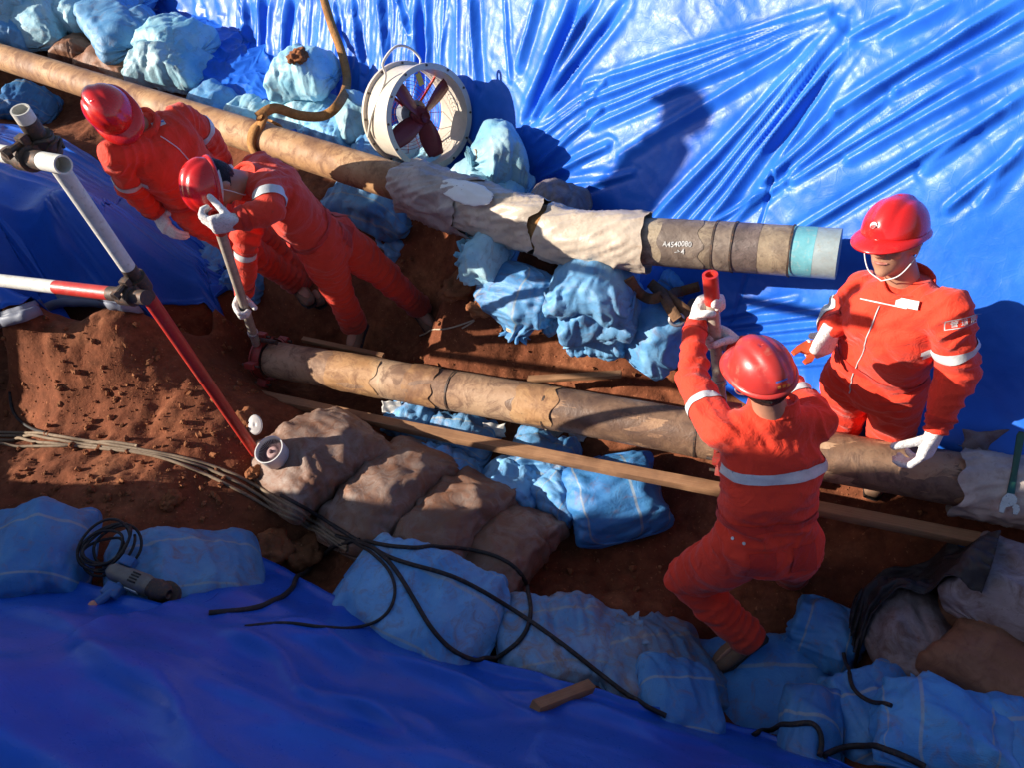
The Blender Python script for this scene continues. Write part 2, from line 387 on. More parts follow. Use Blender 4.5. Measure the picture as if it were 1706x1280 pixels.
M['redcast'] = m_plain('muddy_red_cast_metal', (.32, .028, .022), .55, dirt=(.16, .07, .04), da=.5)
M['whitepaint'] = m_plain('worn_white_paint', (.66, .62, .54), .55, dirt=(.30, .20, .13), da=.32, sc=9)
M['cream'] = m_plain('cream_enamel', (.62, .53, .42), .4, var=.1, dirt=(.36, .25, .16), da=.15)
M['maroon'] = m_plain('maroon_blade_paint', (.20, .022, .030), .45)
M['greypaint'] = m_plain('grey_motor_paint', (.30, .32, .36), .5)
M['yellow'] = m_plain('yellow_tag', (.72, .42, .05), .6)
M['sling'] = m_plain('tan_lifting_sling', (.42, .20, .065), .85, .2, var=.35, sc=25, bump=.6, dirt=(.20, .09, .035), da=.4)
M['strap'] = m_plain('brown_webbing', (.20, .105, .055), .85, .2, var=.3, sc=30, bump=.6)
M['wood'] = m_wood('weathered_timber', (.25, .12, .058), (.37, .20, .10))
M['rubber'] = m_plain('black_cable', (.022, .020, .020), .6, .3, dirt=(.16, .08, .045), da=.35)
M['hose'] = m_plain('dusty_tan_cable', (.24, .17, .11), .75, .25, dirt=(.12, .06, .035), da=.4)
M['tool_blue'] = m_plain('blue_tool_plastic', (.03, .12, .32), .5, dirt=(.2, .1, .06), da=.3)
M['tool_grey'] = m_plain('grey_tool_casing', (.17, .155, .135), .5, .4, .2, dirt=(.2, .11, .07), da=.35)
M['tool_tip'] = m_plain('copper_tip', (.62, .25, .14), .5)
M['cup'] = m_plain('white_plastic_cup', (.68, .66, .62), .4, var=.08, dirt=(.4, .28, .2), da=.12)
M['bristle'] = m_plain('purple_brown_bristles', (.13, .06, .07), .7)
M['pinkdisc'] = m_plain('pinkish_disc', (.45, .27, .25), .6)
M['lid'] = m_plain('cloudy_clear_plastic', (.70, .66, .62), .35, Alpha=.75)
M['green'] = m_plain('green_grip', (.016, .085, .055), .5, dirt=(.1, .1, .06), da=.2)
M['orange'] = m_plain('orange_red_jaw_paint', (.62, .10, .03), .4, dirt=(.3, .12, .06), da=.2)
M['chalk'] = m_plain('white_chalk', (.55, .54, .52), .9, dirt=(.2, .15, .11), da=.45, sc=25)
M['emb_blue'] = m_plain('emblem_blue', (.04, .12, .45), .5)
M['emb_or'] = m_plain('emblem_orange', (.80, .28, .04), .5)
M['emb_red'] = m_plain('emblem_red', (.60, .03, .03), .5)
M['plastic'] = m_plain('white_strap_plastic', (.7, .7, .68), .5)
M['debris'] = m_plain('white_plastic_scrap', (.70, .66, .60), .55, dirt=(.35, .2, .12), da=.3)
M['rope'] = m_plain('pale_rope', (.50, .40, .28), .9, sc=60, bump=.6)
# ---------------------------------------------------------------- terrain
KW = .577
def wall_z(x, y): return (.8*x + .6*y - 2.28)/KW
CTRL = [ # pixel x, pixel y, height: ground height where that pixel looks
 (1000, 950, .02), (1150, 920, .0), (1300, 1000, -.02), (1320, 960, -.06), (900, 880, .08), (1450, 900, .05), (1400, 850, .05), (760, 900, .2),
 (1100, 1020, .0), (1500, 1000, .05), (1650, 950, .12), (1706, 850, .2),
 (700, 720, .24), (850, 760, .2), (1000, 800, .16), (520, 660, .22), (450, 625, .22), (400, 610, .3), (1150, 800, .12), (1300, 820, .12), (1500, 830, .16),
 (700, 600, .38), (705, 548, .36), (760, 500, .56), (900, 590, .42), (1000, 620, .40), (650, 560, .36), (740, 440, .85), (560, 560, .36), (1200, 660, .34), (1400, 690, .28), (1560, 720, .3), (1700, 700, .42),
 (820, 480, .74), (950, 540, .54), (1080, 560, .5), (1250, 590, .44),
 (450, 300, 1.02), (620, 350, .92), (500, 480, .72), (430, 440, .78), (760, 400, .88), (950, 440, .84), (1100, 500, .66), (900, 335, .86), (1000, 355, .80), (1100, 372, .70), (820, 310, .95),
 (700, 262, 1.04), (560, 205, 1.12), (420, 180, 1.22), (350, 130, 1.34), (230, 110, 1.45), (100, 60, 1.62), (0, 20, 1.75),
 (280, 330, .98), (330, 430, .85), (150, 190, 1.25), (60, 160, 1.35),
 (0, 330, 1.55), (100, 400, 1.42), (200, 420, 1.28), (330, 470, 1.02), (60, 250, 1.45),(0, 480, 1.45), (200, 500, 1.2),
 (40, 560, 1.05), (100, 565, .90), (250, 560, .78), (380, 545, .62), (180, 610, .62), (300, 620, .46), (60, 620, .72), (390, 590, .42),
 (60, 668, .86), (150, 662, .92), (240, 655, .90), (320, 680, .84), (400, 700, .74), (100, 740, .90), (250, 750, .86), (380, 770, .72), (0, 760, .92), (150, 830, .88), (320, 850, .72), (0, 870, .92), (430, 880, .56),
 (500, 930, .34), (540, 950, .28),
 (80, 950, .92), (300, 1000, .84), (450, 990, .62), (600, 860, .45), (700, 1000, .34), (950, 1080, .22), (1100, 1120, .14), (1250, 1150, -.24), (1180, 1120, -.20), (1340, 1130, -.20), (1450, 1180, .08), (1600, 1180, .1), (1700, 1150, .2),
 (0, 1010, 1.06), (330, 1060, .95), (560, 1060, .68), (810, 1150, .46), (1100, 1215, .32), (1400, 1300, .26),
 (0, 1280, 1.62), (400, 1280, 1.34), (800, 1280, .98), (1100, 1280, .62), (1706, 1280, .2), (-300, 1000, 1.5), (-300, 1280, 1.9),
]
XYC = [(3.0, .6, .6), (3.0, 1.6, .5), (2.4, 0, .9), (1.2, .1, .95), (.4, 0, 1.25), (-.6, 0, 1.75), (-1.6, .2, 1.95), (0, -1, 1.75), (2, -1, 1.7), (-3, -.5, 2.2), (3.6, -1, 1.8), (5, 1, 1.6),
 (-4, 3.2, 1.05), (-5.5, 3.4, 1.2), (-7, 3.4, 1.4), (-4.2, 5.2, 2.2), (-5, 7, 2.4), (-3.9, 4.3, 2.1), (-3.4, 8.2, 1.9), (-4.5, 9, 2.3), (-1.5, 8, 1.5), (2.5, 2, .6), (-7, 6, 2.6), (-5, 10, 2.4)]
_pts = [pz(*c) for c in CTRL] + [A3(*c) for c in XYC]
_pts = np.array(_pts)
def _tps_fit(P, lam=.004):
    n = len(P); r = np.linalg.norm(P[:, None, :2]-P[None, :, :2], axis=2); K = r**2*np.log(r+1e-9)
    Q = np.c_[np.ones(n), P[:, :2]]; Am = np.zeros((n+3, n+3)); Am[:n, :n] = K + lam*np.eye(n); Am[:n, n:] = Q; Am[n:, :n] = Q.T
    return np.linalg.solve(Am, np.r_[P[:, 2], 0, 0, 0])
_w = _tps_fit(_pts)
def base_z(X, Y):
    X = np.asarray(X, float).ravel(); Y = np.asarray(Y, float).ravel(); out = np.zeros(len(X))
    for s in range(0, len(X), 20000):
        x, y = X[s:s+20000], Y[s:s+20000]
        r2 = (x[:, None]-_pts[None, :, 0])**2 + (y[:, None]-_pts[None, :, 1])**2
        K = .5*r2*np.log(r2+1e-12); out[s:s+20000] = K@_w[:-3] + _w[-3] + _w[-2]*x + _w[-1]*y
    z = np.clip(out, -.3, 2.6)
    # level rim far from the trench, unseen heap added on the left, crest shaped to throw shade
    far = smooth(6.6, 9.5, np.hypot(X+.3, Y-3.2)); z = z*(1-far) + 2.7*far
    yq = Y + .0875*(X+4) + .05*np.sin(7*X) + .04*np.sin(13*Y)
    prof = np.interp(yq, [0, 2.0, 2.15, 2.4, 2.6, 2.8, 3.0, 3.5, 3.7, 3.84, 4.0, 4.2, 4.5, 4.8, 5.1, 5.6, 6.2, 7.2], [3.75, 3.75, 3.55, 2.75, 2.35, 1.95, 1.7, 1.5, 1.5, 2.3, 2.8, 2.8, 2.95, 3.05, 2.75, 2.7, 2.45, 2.2])
    heap = prof*smooth(-3.05, -3.9, X)*smooth(-8.5, -6.5, X)*smooth(6.0, 5.2, Y)
    z = np.where((X < -3.05) & (Y < 6.0), np.maximum(z*smooth(-3.9, -3.05, X), heap), z)
    wz = np.minimum(wall_z(X, Y) - .16, 2.9); z = np.maximum(z, wz)
    # trench runs on to the left and lets the low sun in
    return z
def ground_z(x, y): return float(base_z([x], [y])[0])
def axis_(lo, a, b, hi, fine, coarse):
    return np.concatenate([np.linspace(lo, a, int((a-lo)/coarse)+1)[:-1], np.linspace(a, b, int((b-a)/fine)+1), np.linspace(b, hi, int((hi-b)/coarse)+1)[1:]])
xs = axis_(-9, -3.2, 2.6, 8, .019, .14); ys = axis_(-3, .4, 5.0, 13, .019, .12)
GX, GY = np.meshgrid(xs, ys, indexing='ij'); X, Y = GX.ravel(), GY.ravel()
Z = base_z(X, Y)
p3 = np.c_[X, Y, Z]
inn = smooth(7, 5, np.hypot(X+.3, Y-3))
Z = Z + inn*(.045*fbm(p3*1.9, 3) + .040*np.abs(fbm(p3*A3(4, 4, 2)+31, 3, .5)) - .02 + .034*np.abs(perlin(p3*5.5+3)) + .024*np.abs(perlin(p3*12+8)) + .006*np.abs(perlin(p3*27+5)) - .02)
cl = ridged(p3*7+3, 2); Z = Z - inn*.010*(cl-.4); lump = np.abs(perlin(p3*A3(3.2, 3.2, 1)+77)); Z = Z + inn*.07*lump
TV = np.c_[X, Y, Z]; TF = gridf(len(xs), len(ys))
# distant skirt so that the sheet reaches well beyond everything
ground = obj('ground', TV, TF, M['dirt'], origin=A3(0, 0, 0), support=True); tag(ground, None, kind='structure')
sk = [(-120, -120, 2.55), (120, -120, 2.55), (120, 120, 2.55), (-120, 120, 2.55), (-8.9, -2.9, 2.5), (7.9, -2.9, 2.5), (7.9, 12.9, 2.5), (-8.9, 12.9, 2.5)]
sk = obj('surrounding_ground', sk, [(0, 1, 5, 4), (1, 2, 6, 5), (2, 3, 7, 6), (3, 0, 4, 7)], M['dirt'], origin=A3(0, 0, 0), smooth_=False); tag(sk, None, kind='structure')
TB = bvh_of([(TV, TF)])

# ---------------------------------------------------------------- back wall tarpaulin
WD = A3(-.6, .8, 0); WN = nrm(A3(-.8, -.6, KW)); WU = np.cross(WN, WD); WU = WU if WU[2] > 0 else -WU
WO = A3(1.3, 2.55, .5)
def wall_uv(px, py):
    d = ray(px, py); s = ((WO-CAM)@WN)/(d@WN); p = CAM + d*s - WO; return p@WD, p@WU
us = np.concatenate([np.arange(-2.0, 3.2, .0085), np.arange(3.2, 5.2, .014), np.arange(5.2, 10.5, .05)]); vs = np.arange(-.30, 2.45, .0085)
UU, VV = np.meshgrid(us, vs, indexing='ij'); u = UU.ravel(); v = VV.ravel()
disp = np.zeros(len(u)); q = np.c_[u, v, 0*u]
wq = np.c_[.06*fbm(q*1.3, 3), .06*fbm(q*1.3+50, 3)]
def fold(pts, amp, wd, taper=True):
    global disp
    wd = max(wd*.82, .014)
    P = np.array([wall_uv(*p) for p in pts]); 
    for i in range(len(P)-1):
        a, b = P[i], P[i+1]; ab = b-a; L = np.hypot(*ab)
        du = u + wq[:, 0]*.22 - a[0]; dv = v + wq[:, 1]*.22 - a[1]
        t = (du*ab[0] + dv*ab[1])/L/L; tc = np.clip(t, 0, 1)
        dd = np.hypot(du-tc*ab[0], dv-tc*ab[1])
        sgn = np.sign((du*ab[1]-dv*ab[0]))
        g = np.exp(-(dd/wd)**1.5) - .35*np.exp(-((dd-1.8*wd*(1+.3*sgn))/wd)**2)
        f = amp*g*(.35+.65*smooth(0, .2, t)*(1-.7*smooth(.75, 1.05, t)) if taper else 1)
        disp = disp + f
k_ = 1.0
for a, b, am, wd in [
  ((1385, 15), (985, 140), .022, .022), ((1380, 22), (985, 168), .026, .020), ((1385, 26), (990, 188), .020, .018), ((1385, 34), (1000, 208), .026, .024), ((1395, 36), (1040, 260), .018, .03),
  ((1395, 44), (1090, 372), .040, .034), ((1400, 50), (1125, 376), .034, .026), ((1404, 55), (1150, 376), .026, .018), ((1412, 62), (1182, 372), .034, .026), ((1418, 75), (1275, 245), .028, .022), ((1425, 80), (1230, 370), .02, .03),
  ((1700, 0), (1400, 185), .045, .030), ((1400, 185), (1280, 300), .030, .024), ((1730, 20), (1500, 150), .034, .022), ((1500, 150), (1320, 285), .026, .018), ((1612, 128), (1325, 300), .026, .014),
  ((1730, 95), (1420, 262), .024, .024), ((1660, 190), (1325, 388), .040, .022), ((1690, 262), (1585, 345), .03, .02), ((1720, 150), (1550, 275), .03, .026), ((1720, 230), (1640, 330), .022, .03),
  ((1290, 308), (1190, 372), .028, .018), ((1330, 285), (1210, 375), .02, .014), ((1600, 0), (1480, 60), .02, .03), ((1500, 20), (1420, 60), .02, .02),
  ((790, -10), (800, 140), .035, .030), ((705, -10), (708, 180), -.05, .040), ((640, -10), (652, 120), .035, .028), ((592, -10), (612, 120), .040, .024), ((560, -10), (588, 150), -.04, .030), ((665, -10), (690, 60), .03, .02),
  ((845, -10), (855, 135), .012, .014), ((975, -10), (885, 195), -.055, .045), ((1045, 10), (900, 195), -.040, .032), ((905, -10), (870, 110), .03, .03), ((1000, 0), (880, 210), .03, .02),
  ((885, 292), (1010, 185), .030, .022), ((895, 240), (1000, 160), .024, .02), ((900, 222), (1015, 140), .022, .018), ((895, 305), (1020, 245), .034, .026), ((900, 318), (1010, 300), .026, .024), ((920, 335), (1060, 290), .026, .02),
  ((1195, 545), (1400, 520), .022, .014), ((1200, 560), (1400, 540), .020, .010), ((1200, 575), (1400, 560), .024, .012), ((1195, 590), (1400, 582), .022, .012), ((1190, 606), (1420, 600), .020, .012), ((1200, 530), (1330, 500), .018, .014),
  ((300, -10), (345, 180), .045, .035), ((335, -10), (385, 160), -.05, .035), ((370, -10), (400, 170), .05, .03), ((415, -10), (425, 190), .05, .03), ((445, -10), (445, 200), -.07, .05), ((490, -10), (480, 120), -.06, .05), ((265, -10), (330, 150), .05, .03), ((400, 0), (440, 120), .03, .02)]:
    fold([a, b], am*k_, wd)
rr = ridged(np.c_[(u*.8+v*.6)*1.6, (v*.8-u*.6)*5.5, 0*u]+4, 2); disp += .003*(rr-.4)
rr = ridged(np.c_[u*7, v*1.1, 0*u]+40, 2); disp += .022*(rr-.4)*smooth(2.0, 3.0, u)
disp += .03*fbm(q*1.1+3, 3) + .007*fbm(q*6, 3, .5)
disp += .10*np.exp(-((v+.05)/.16)**2)*(u < 1.4)            # laps out over the foot of the bank
disp -= .012*(np.abs(u-wall_uv(1284, 320)[0]) < .006)*(v < .9)
TARPV = WO + np.outer(u, WD) + np.outer(v, WU) + np.outer(disp+.03, WN)
zt = base_z(TARPV[:, 0], TARPV[:, 1]) + .02
TARPV[:, 2] = np.maximum(TARPV[:, 2], zt + .01 + .022*ridged(np.c_[u*3.5, v*2.2, 0*u]+8, 2) + .012*fbm(q*4+60, 3))
o = obj('tarpaulin', TARPV, gridf(len(us), len(vs)), M['tarp'], support=True, uv=np.c_[u, v])
tag(o, 'bright blue crumpled tarpaulin sheet covering the tall trench wall behind the fan', 'tarpaulin')
WB = bvh_of([SUPPORT[-1]])

# ---------------------------------------------------------------- two ground-lying tarpaulins
def polyz(lst, n):
    """pixels -> terrain points"""
    P = resample(catmull(lst, 6), n); return P
def sheet(edge_xyz, back_xyz, nr, lift, foldf, name, mat, label, hem=None):
    n = len(edge_xyz); V = []; UV = []
    for i in range(n):
        for j in range(nr):
            t = j/(nr-1); p = edge_xyz[i]*(1-t) + back_xyz[i]*t; V.append(p); UV.append((i/n*6, t*4))
    V = np.array(V); UV = np.array(UV); T = UV[:, 1]/4; Sg = UV[:, 0]/6
    V[:, 2] = base_z(V[:, 0], V[:, 1]) + lift + foldf(V, Sg, T)
    F2 = gridf(n, nr)
    sol = obj(name, V, F2, mat, support=True, uv=UV)
    md = sol.modifiers.new('thickness', 'SOLIDIFY'); md.thickness = .004
    tag(sol, label, 'tarpaulin'); return sol, V
def onT(px, py):
    h, _ = hit(TB, px, py)
    return h if h is not None else pz(px, py, 1.2)
n = 420
E1 = polyz([(-420, 930), (-150, 945), (0, 965), (160, 990), (330, 1032), (420, 965), (452, 948), (560, 1008), (680, 1065), (810, 1118), (950, 1150), (1100, 1192), (1250, 1228), (1400, 1285), (1560, 1345)], n)
E1 = np.array([onT(*p) for p in E1])
for _ in range(3): E1[1:-1] = .25*E1[:-2]+.5*E1[1:-1]+.25*E1[2:]
B1 = resample(np.array([(-4.6, .4, 0), (-3.2, -.6, 0), (-1.5, -.6, 0), (.3, -.6, 0), (1.6, -.6, 0)], float), n)
def ff(V, Sg, T):
    p = np.c_[V[:, 0], V[:, 1], 0*T]
    x, y = V[:, 0], V[:, 1]
    a = (x*.86 - y*.5); b = (x*.5 + y*.86)
    z = .10*fbm(p*.9+5, 2)*smooth(0, .15, T)
    z += .040*(ridged(np.c_[a*.8, b*2.2, 0*a]+2, 2)-.4)*smooth(0, .1, T) + .010*fbm(np.c_[a*2, b*9, 0*a], 3)
    for pa, pb, am, w0 in NFOLD:
        ab = pb[:2]-pa[:2]; LL = np.linalg.norm(ab); du = x-pa[0]; dv = y-pa[1]; tt = (du*ab[0]+dv*ab[1])/LL**2; dist = (du*ab[1]-dv*ab[0])/LL + .03*np.sin(tt*5)
        z += am*np.exp(-(np.abs(dist)/w0)**1.4)*smooth(-.25, .15, tt)*smooth(1.3, .8, tt)*smooth(.01, .08, T)
    for c0, w0, am in ((.25, .03, .05), (.62, .022, .035), (1.05, .03, .04), (1.5, .025, .03)):
        z += am*np.exp(-((b-c0-.12*np.sin(a*1.3))/w0)**2*.3)*smooth(.02, .12, T)
    z += .035*np.exp(-(T/.012)**2) + .012*perlin(np.c_[Sg*60, 0*T, 0*T])*np.exp(-(T/.05)**2)
    return z
NFOLD = [(onT(*a_), onT(*b_), am_, w_) for a_, b_, am_, w_ in (((420, 1085), (570, 1185), .07, .05), ((560, 1180), (760, 1262), .06, .04), ((0, 1130), (90, 1275), .08, .06), ((60, 1040), (330, 1180), .06, .06), ((230, 1120), (420, 1275), .07, .05), ((700, 1120), (900, 1200), .05, .04), ((880, 1180), (1150, 1250), .05, .04), ((500, 1060), (640, 1120), .05, .05), ((150, 1010), (250, 1060), .04, .05), ((640, 1190), (820, 1275), .05, .04))]
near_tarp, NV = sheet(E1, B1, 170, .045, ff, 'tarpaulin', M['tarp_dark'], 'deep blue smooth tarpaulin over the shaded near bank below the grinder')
n = 300
E2 = polyz([(-160, 560), (-60, 552), (0, 541), (60, 522), (110, 505), (180, 512), (260, 527), (330, 527), (385, 498), (392, 478)], n)
E2 = np.array([onT(*p) for p in E2])
for _ in range(4): E2[1:-1] = .25*E2[:-2]+.5*E2[1:-1]+.25*E2[2:]
B2 = polyz([(-300, 180), (-100, 200), (20, 215), (100, 240), (150, 265), (200, 300), (250, 335), (310, 385), (350, 425), (390, 474)], n)
B2 = np.array([onT(*p) for p in B2])
for _ in range(4): B2[1:-1] = .25*B2[:-2]+.5*B2[1:-1]+.25*B2[2:]
def ff2(V, Sg, T):
    z = .03*fbm(np.c_[V[:, :2]*1.3, 0*T], 2)
    d = Sg*1.0 + T*.25
    z += .030*(ridged(np.c_[T*4.5 + .8*(1-Sg), Sg*.8, 0*T]+11, 2)-.4)*(.4+Sg) + .012*fbm(np.c_[T*14, Sg*3, 0*T], 3)
    return z + .03*np.exp(-(T/.02)**2)
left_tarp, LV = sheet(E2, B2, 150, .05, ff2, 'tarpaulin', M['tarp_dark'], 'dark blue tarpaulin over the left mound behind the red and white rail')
# pale underside hem rolled out below it
hem = []; 
for i in range(0, 215):
    p = E2[i]; hem.append(p)
hem = np.array(hem); hv = []; huv = []
down = A3(.35, -.8, 0)
for i, p in enumerate(hem):
    wd = .10*math.sin(math.pi*min(1, i/214))**.6*(1+.5*perlin(A3(i*.05, 0, 0)[None])[0])
    for j in range(8):
        t = j/7; qq = p - A3(0, 0, 0) + down*wd*t; z = p[2] + .075 - .06*t*t - .02*math.sin(t*6) + .012*perlin(A3(i*.12, t*2, 0)[None])[0]
        hv.append((qq[0], qq[1], z)); huv.append((i/30, t))
o = obj('tarpaulin_hem', hv, gridf(len(hem), 8), M['tarp_grey'], parent=left_tarp, uv=huv)
md = o.modifiers.new('thickness', 'SOLIDIFY'); md.thickness = .003

# ---------------------------------------------------------------- pipes
RP = .1095
K1 = pz(950, 393, 1.17); E_1 = pz(1398, 423, 1.17); L1 = pz(20, 100, 1.75); L0 = L1 + (L1-K1)*.35
line1 = np.array([L0, L1, K1*.92+L1*.08])
arc = catmull([K1+.35*nrm(L1-K1), K1+A3(0, 0, 0)*0 + (nrm(L1-K1)+nrm(E_1-K1))*.012, K1+.35*nrm(E_1-K1)], 10)
PL1 = resample(np.vstack([[L0], arc, [E_1]]), 260)
S1 = np.concatenate([[0], np.cumsum(np.linalg.norm(np.diff(PL1, axis=0), axis=1))])
def at1(s): return np.array([np.interp(s, S1, PL1[:, k]) for k in range(3)])
def s_of_px(px):
    def proj(p): qv = p-CAM; w_ = qv@F_; return W_/2+FPX*(qv@R_)/w_
    xs_ = np.array([proj(p) for p in PL1]); return float(np.interp(px, xs_, S1))
def pipe_shell(s0, s1, r, n=40, ns=None, jit=0, seed=0, dome=0, edge=0, sag=0, atf=at1):
    ns = ns or max(4, int((s1-s0)/.02)); V = []; UV = []
    th = np.arange(n)*2*np.pi/n
    for i in range(ns+1):
        t = i/ns
        for j in range(n):
            e = 0
            if edge: e = edge*perlin(A3(math.cos(th[j])*1.7+seed, math.sin(th[j])*1.7, seed+(0 if t < .5 else 9))[None])[0]*(1 if t in (0, 1) else (1-min(t, 1-t)*2)**3)
            s = s0+(s1-s0)*t + e; p = atf(s); d = nrm(atf(s+.02)-atf(s-.02)); x = nrm(np.cross(d, A3(0, 0, 1))); y = np.cross(x, d)
            rr = r
            V.append((p, x*math.cos(th[j])+y*math.sin(th[j]), d, s, th[j])); UV.append((s, th[j]/2/math.pi))
    P = np.array([v[0] for v in V]); Nn = np.array([v[1] for v in V]); sv = np.array([v[3] for v in V]); tv = np.array([v[4] for v in V])
    rad = np.full(len(V), r)
    if jit:
        c = np.c_[np.cos(tv)*1.2, np.sin(tv)*1.2, sv*3]
        rad = rad + jit*.8*(fbm(c*1.1+seed, 2)+.35) + jit*.4*(ridged(np.c_[np.cos(tv)*1.2+sv*3.5, np.sin(tv)*1.2, sv*2-tv*.5]+seed, 2)-.3)
        rad = rad + (jit > .015)*jit*.45*(1-np.clip(np.abs(perlin(np.c_[np.cos(tv)*2.5+sv*8, np.sin(tv)*2.5-sv*4, tv*.8+seed]))*4, 0, 1))**1.5
    if sag: rad = rad + sag*np.clip(-np.sin(tv), 0, 1)**2*(1+.6*perlin(np.c_[sv*7, tv, 0*tv]))
    return P + Nn*rad[:, None], gridf(ns+1, n, True), UV
pipe1 = thing('steel_pipe', 'upper steel pipe with bare grey end, plastic wraps and a sling round it', 'pipe', tuple(at1(S1[-1]*.5)-A3(0, 0, RP)))
send = S1[-1]
def shell1(name, mat, s0, s1, r, **k):
    kw = {a: k.pop(a) for a in ('jit', 'seed', 'edge', 'sag', 'n', 'ns') if a in k}
    V, Fc, UV = pipe_shell(s0, s1, r, **kw)
    return obj(name, V, Fc, mat, parent=k.get('parent', pipe1), uv=UV, support=True)
sB = s_of_px
V, Fc, UV = pipe_shell(0, send-.02, RP-.004, n=40, ns=240)
# hollow end
pb = obj('pipe_body', V, Fc, M['mudpipe'], parent=pipe1, uv=UV, support=True)
mb = MB(); mb.add(*hollow(at1(send-.12), at1(send), RP-.001, RP-.012, 40)); mb.build('pipe_mouth', M['bare'], pipe1, auto=40)
shell1('coating_section', M['coat2'], sB(1072), sB(1112), RP+.002, edge=.01, seed=3)
shell1('coating_section', M['coat'], sB(1108), sB(1175), RP+.003, edge=.05, seed=5)
shell1('coating_section', M['coat2'], sB(1162), sB(1195), RP+.001, edge=.02, seed=2)
shell1('coating_section', M['coat'], sB(1193), sB(1226), RP+.004, edge=.012, seed=8)
shell1('coating_section', M['coat3'], sB(1222), sB(1268), RP+.003, edge=.006, seed=1)
shell1('coating_section', M['coat2'], sB(1266), sB(1320), RP+.002, edge=.006, seed=6)
shell1('paint_band', M['cyan_band'], sB(1319), sB(1358), RP+.001, edge=.006, seed=4)
shell1('bare_band', M['bare'], sB(1355), send-.001, RP+.0005)
for px in (1193, 1224, 1319):
    shell1('weld_seam', M['steel_dark'], sB(px)-.004, sB(px)+.004, RP+.007, ns=2, edge=.004, seed=px)
w1 = shell1('plastic_wrap', M['wrap2'], sB(676), sB(790), RP+.018, jit=.034, edge=.12, seed=12, sag=.035, n=72, ns=60)
w1['label'] = 'crumpled milky plastic wrap'
shell1('plastic_wrap', M['wrap'], sB(775), sB(905), RP+.012, jit=.026, edge=.09, seed=22, sag=.02, n=72, ns=60)
shell1('plastic_wrap', M['wrap'], sB(912), sB(1082), RP+.016, jit=.020, edge=.04, seed=31, sag=.025, n=72, ns=70)
shell1('tape_band', M['sling'], sB(893), sB(925), RP+.006, edge=.03, seed=40)
# torn pale scrap lying on the wrap
s0, s1 = sB(757), sB(838); sv = []; suv = []
for i in range(24):
    for j in range(18):
        t, a = i/23, j/17; s = s0+(s1-s0)*t + .02*perlin(A3(a*4, 0, 3)[None])[0]
        half = .42*(math.sin(math.pi*min(1, max(0, .04+.92*t))))**.5*(1+.35*perlin(A3(t*5, 1, 7)[None])[0])
        th = 2.02 + (a-.5)*2*half
        p = at1(s); d = nrm(at1(s+.02)-at1(s-.02)); x = nrm(np.cross(d, A3(0, 0, 1))); y = np.cross(x, d)
        x = -x if x[1] < 0 else x
        rr = RP+.046+.008*perlin(A3(t*4, a*4, 1)[None])[0]
        sv.append(p + rr*(-x*abs(math.cos(th-.5))*1.0 + y*math.sin(th-.5)) if False else p + rr*(x*math.cos(th) + y*math.sin(th))); suv.append((t, a))
o = obj('torn_scrap', sv, gridf(24, 18), M['white'], parent=pipe1, uv=suv); md = o.modifiers.new('t', 'SOLIDIFY'); md.thickness = .003
# chalk lettering on the coating
def font_mesh(txt, size):
    c = bpy.data.curves.new('t', 'FONT'); c.body = txt; c.size = size; c.resolution_u = 3; c.align_x = 'CENTER'; c.align_y = 'CENTER'; c.offset = size*.012
    o = bpy.data.objects.new('t', c); COL.objects.link(o); dg = bpy.context.evaluated_depsgraph_get(); me = o.evaluated_get(dg).to_mesh()
    V = np.array([tuple(v.co) for v in me.vertices]); Fc = [tuple(p.vertices) for p in me.polygons]
    o.evaluated_get(dg).to_mesh_clear(); bpy.data.objects.remove(o); bpy.data.curves.remove(c); return V, Fc
def pipe_text(txt, size, px, th0, name, wob=.004):
    V, Fc = font_mesh(txt, size); s0 = sB(px); out = []
    for vx, vy, _ in V:
        s = s0+vx; p = at1(s); d = nrm(at1(s+.02)-at1(s-.02)); x = nrm(np.cross(d, A3(0, 0, 1))); y = np.cross(x, d)
        if x@(CAM-p) < 0: pass
        yy = vy + wob*math.sin(vx*40); th = th0 - yy/RP*(-1)
        sgn = 1 if x@(CAM-p) > 0 else -1
        out.append(p + (RP+.0065)*(sgn*x*math.cos(th) + y*math.sin(th)))
    return obj(name, out, Fc, M['chalk'], parent=pipe1, smooth_=False)
pipe_text('A4540080', .032, 1138, .60, 'chalk_lettering'); pipe_text('\u21924', .034, 1142, .30, 'chalk_arrow')

# lower pipe
P2a = pz(452, 598, .57); P2b = pz(1600, 800, .49); d2 = nrm(P2b-P2a); P2b = P2b + d2*.9
L2 = np.linalg.norm(P2b-P2a)
def at2(s): return P2a + d2*s
def s2(px):
    lo, hi = -1, L2+1
    for _ in range(40):
        mid = (lo+hi)/2; qv = at2(mid)-CAM
        if W_/2+FPX*(qv@R_)/(qv@F_) < px: lo = mid
        else: hi = mid
    return lo
pipe2 = thing('steel_pipe', 'lower mud-caked steel pipe lying across the pit with a clamped end', 'pipe', tuple(at2(L2/2)-A3(0, 0, RP)))
V, Fc, UV = pipe_shell(.02, L2, RP, n=48, ns=150, jit=.004, atf=at2); obj('pipe_body', V, Fc, M['mudpipe2'], parent=pipe2, uv=UV, support=True)
V, Fc = hollow(at2(0), at2(.1), RP-.002, RP-.016, 40); obj('pipe_mouth', V, Fc, M['steel_dark'], parent=pipe2, auto=40)
for px in (758, 915, 1165):
    V, Fc, UV = pipe_shell(s2(px)-.005, s2(px)+.005, RP+.006, ns=2, edge=.004, seed=px, atf=at2); obj('weld_seam', V, Fc, M['steel_dark'], parent=pipe2, uv=UV)
V, Fc, UV = pipe_shell(s2(860), s2(1600), RP+.0015, edge=.16, seed=91, atf=at2, n=56, jit=.003); obj('dark_layer', V, Fc, M['dark_brown'], parent=pipe2, uv=UV)  # darker brown shell over the right part of the pipe, uneven edge
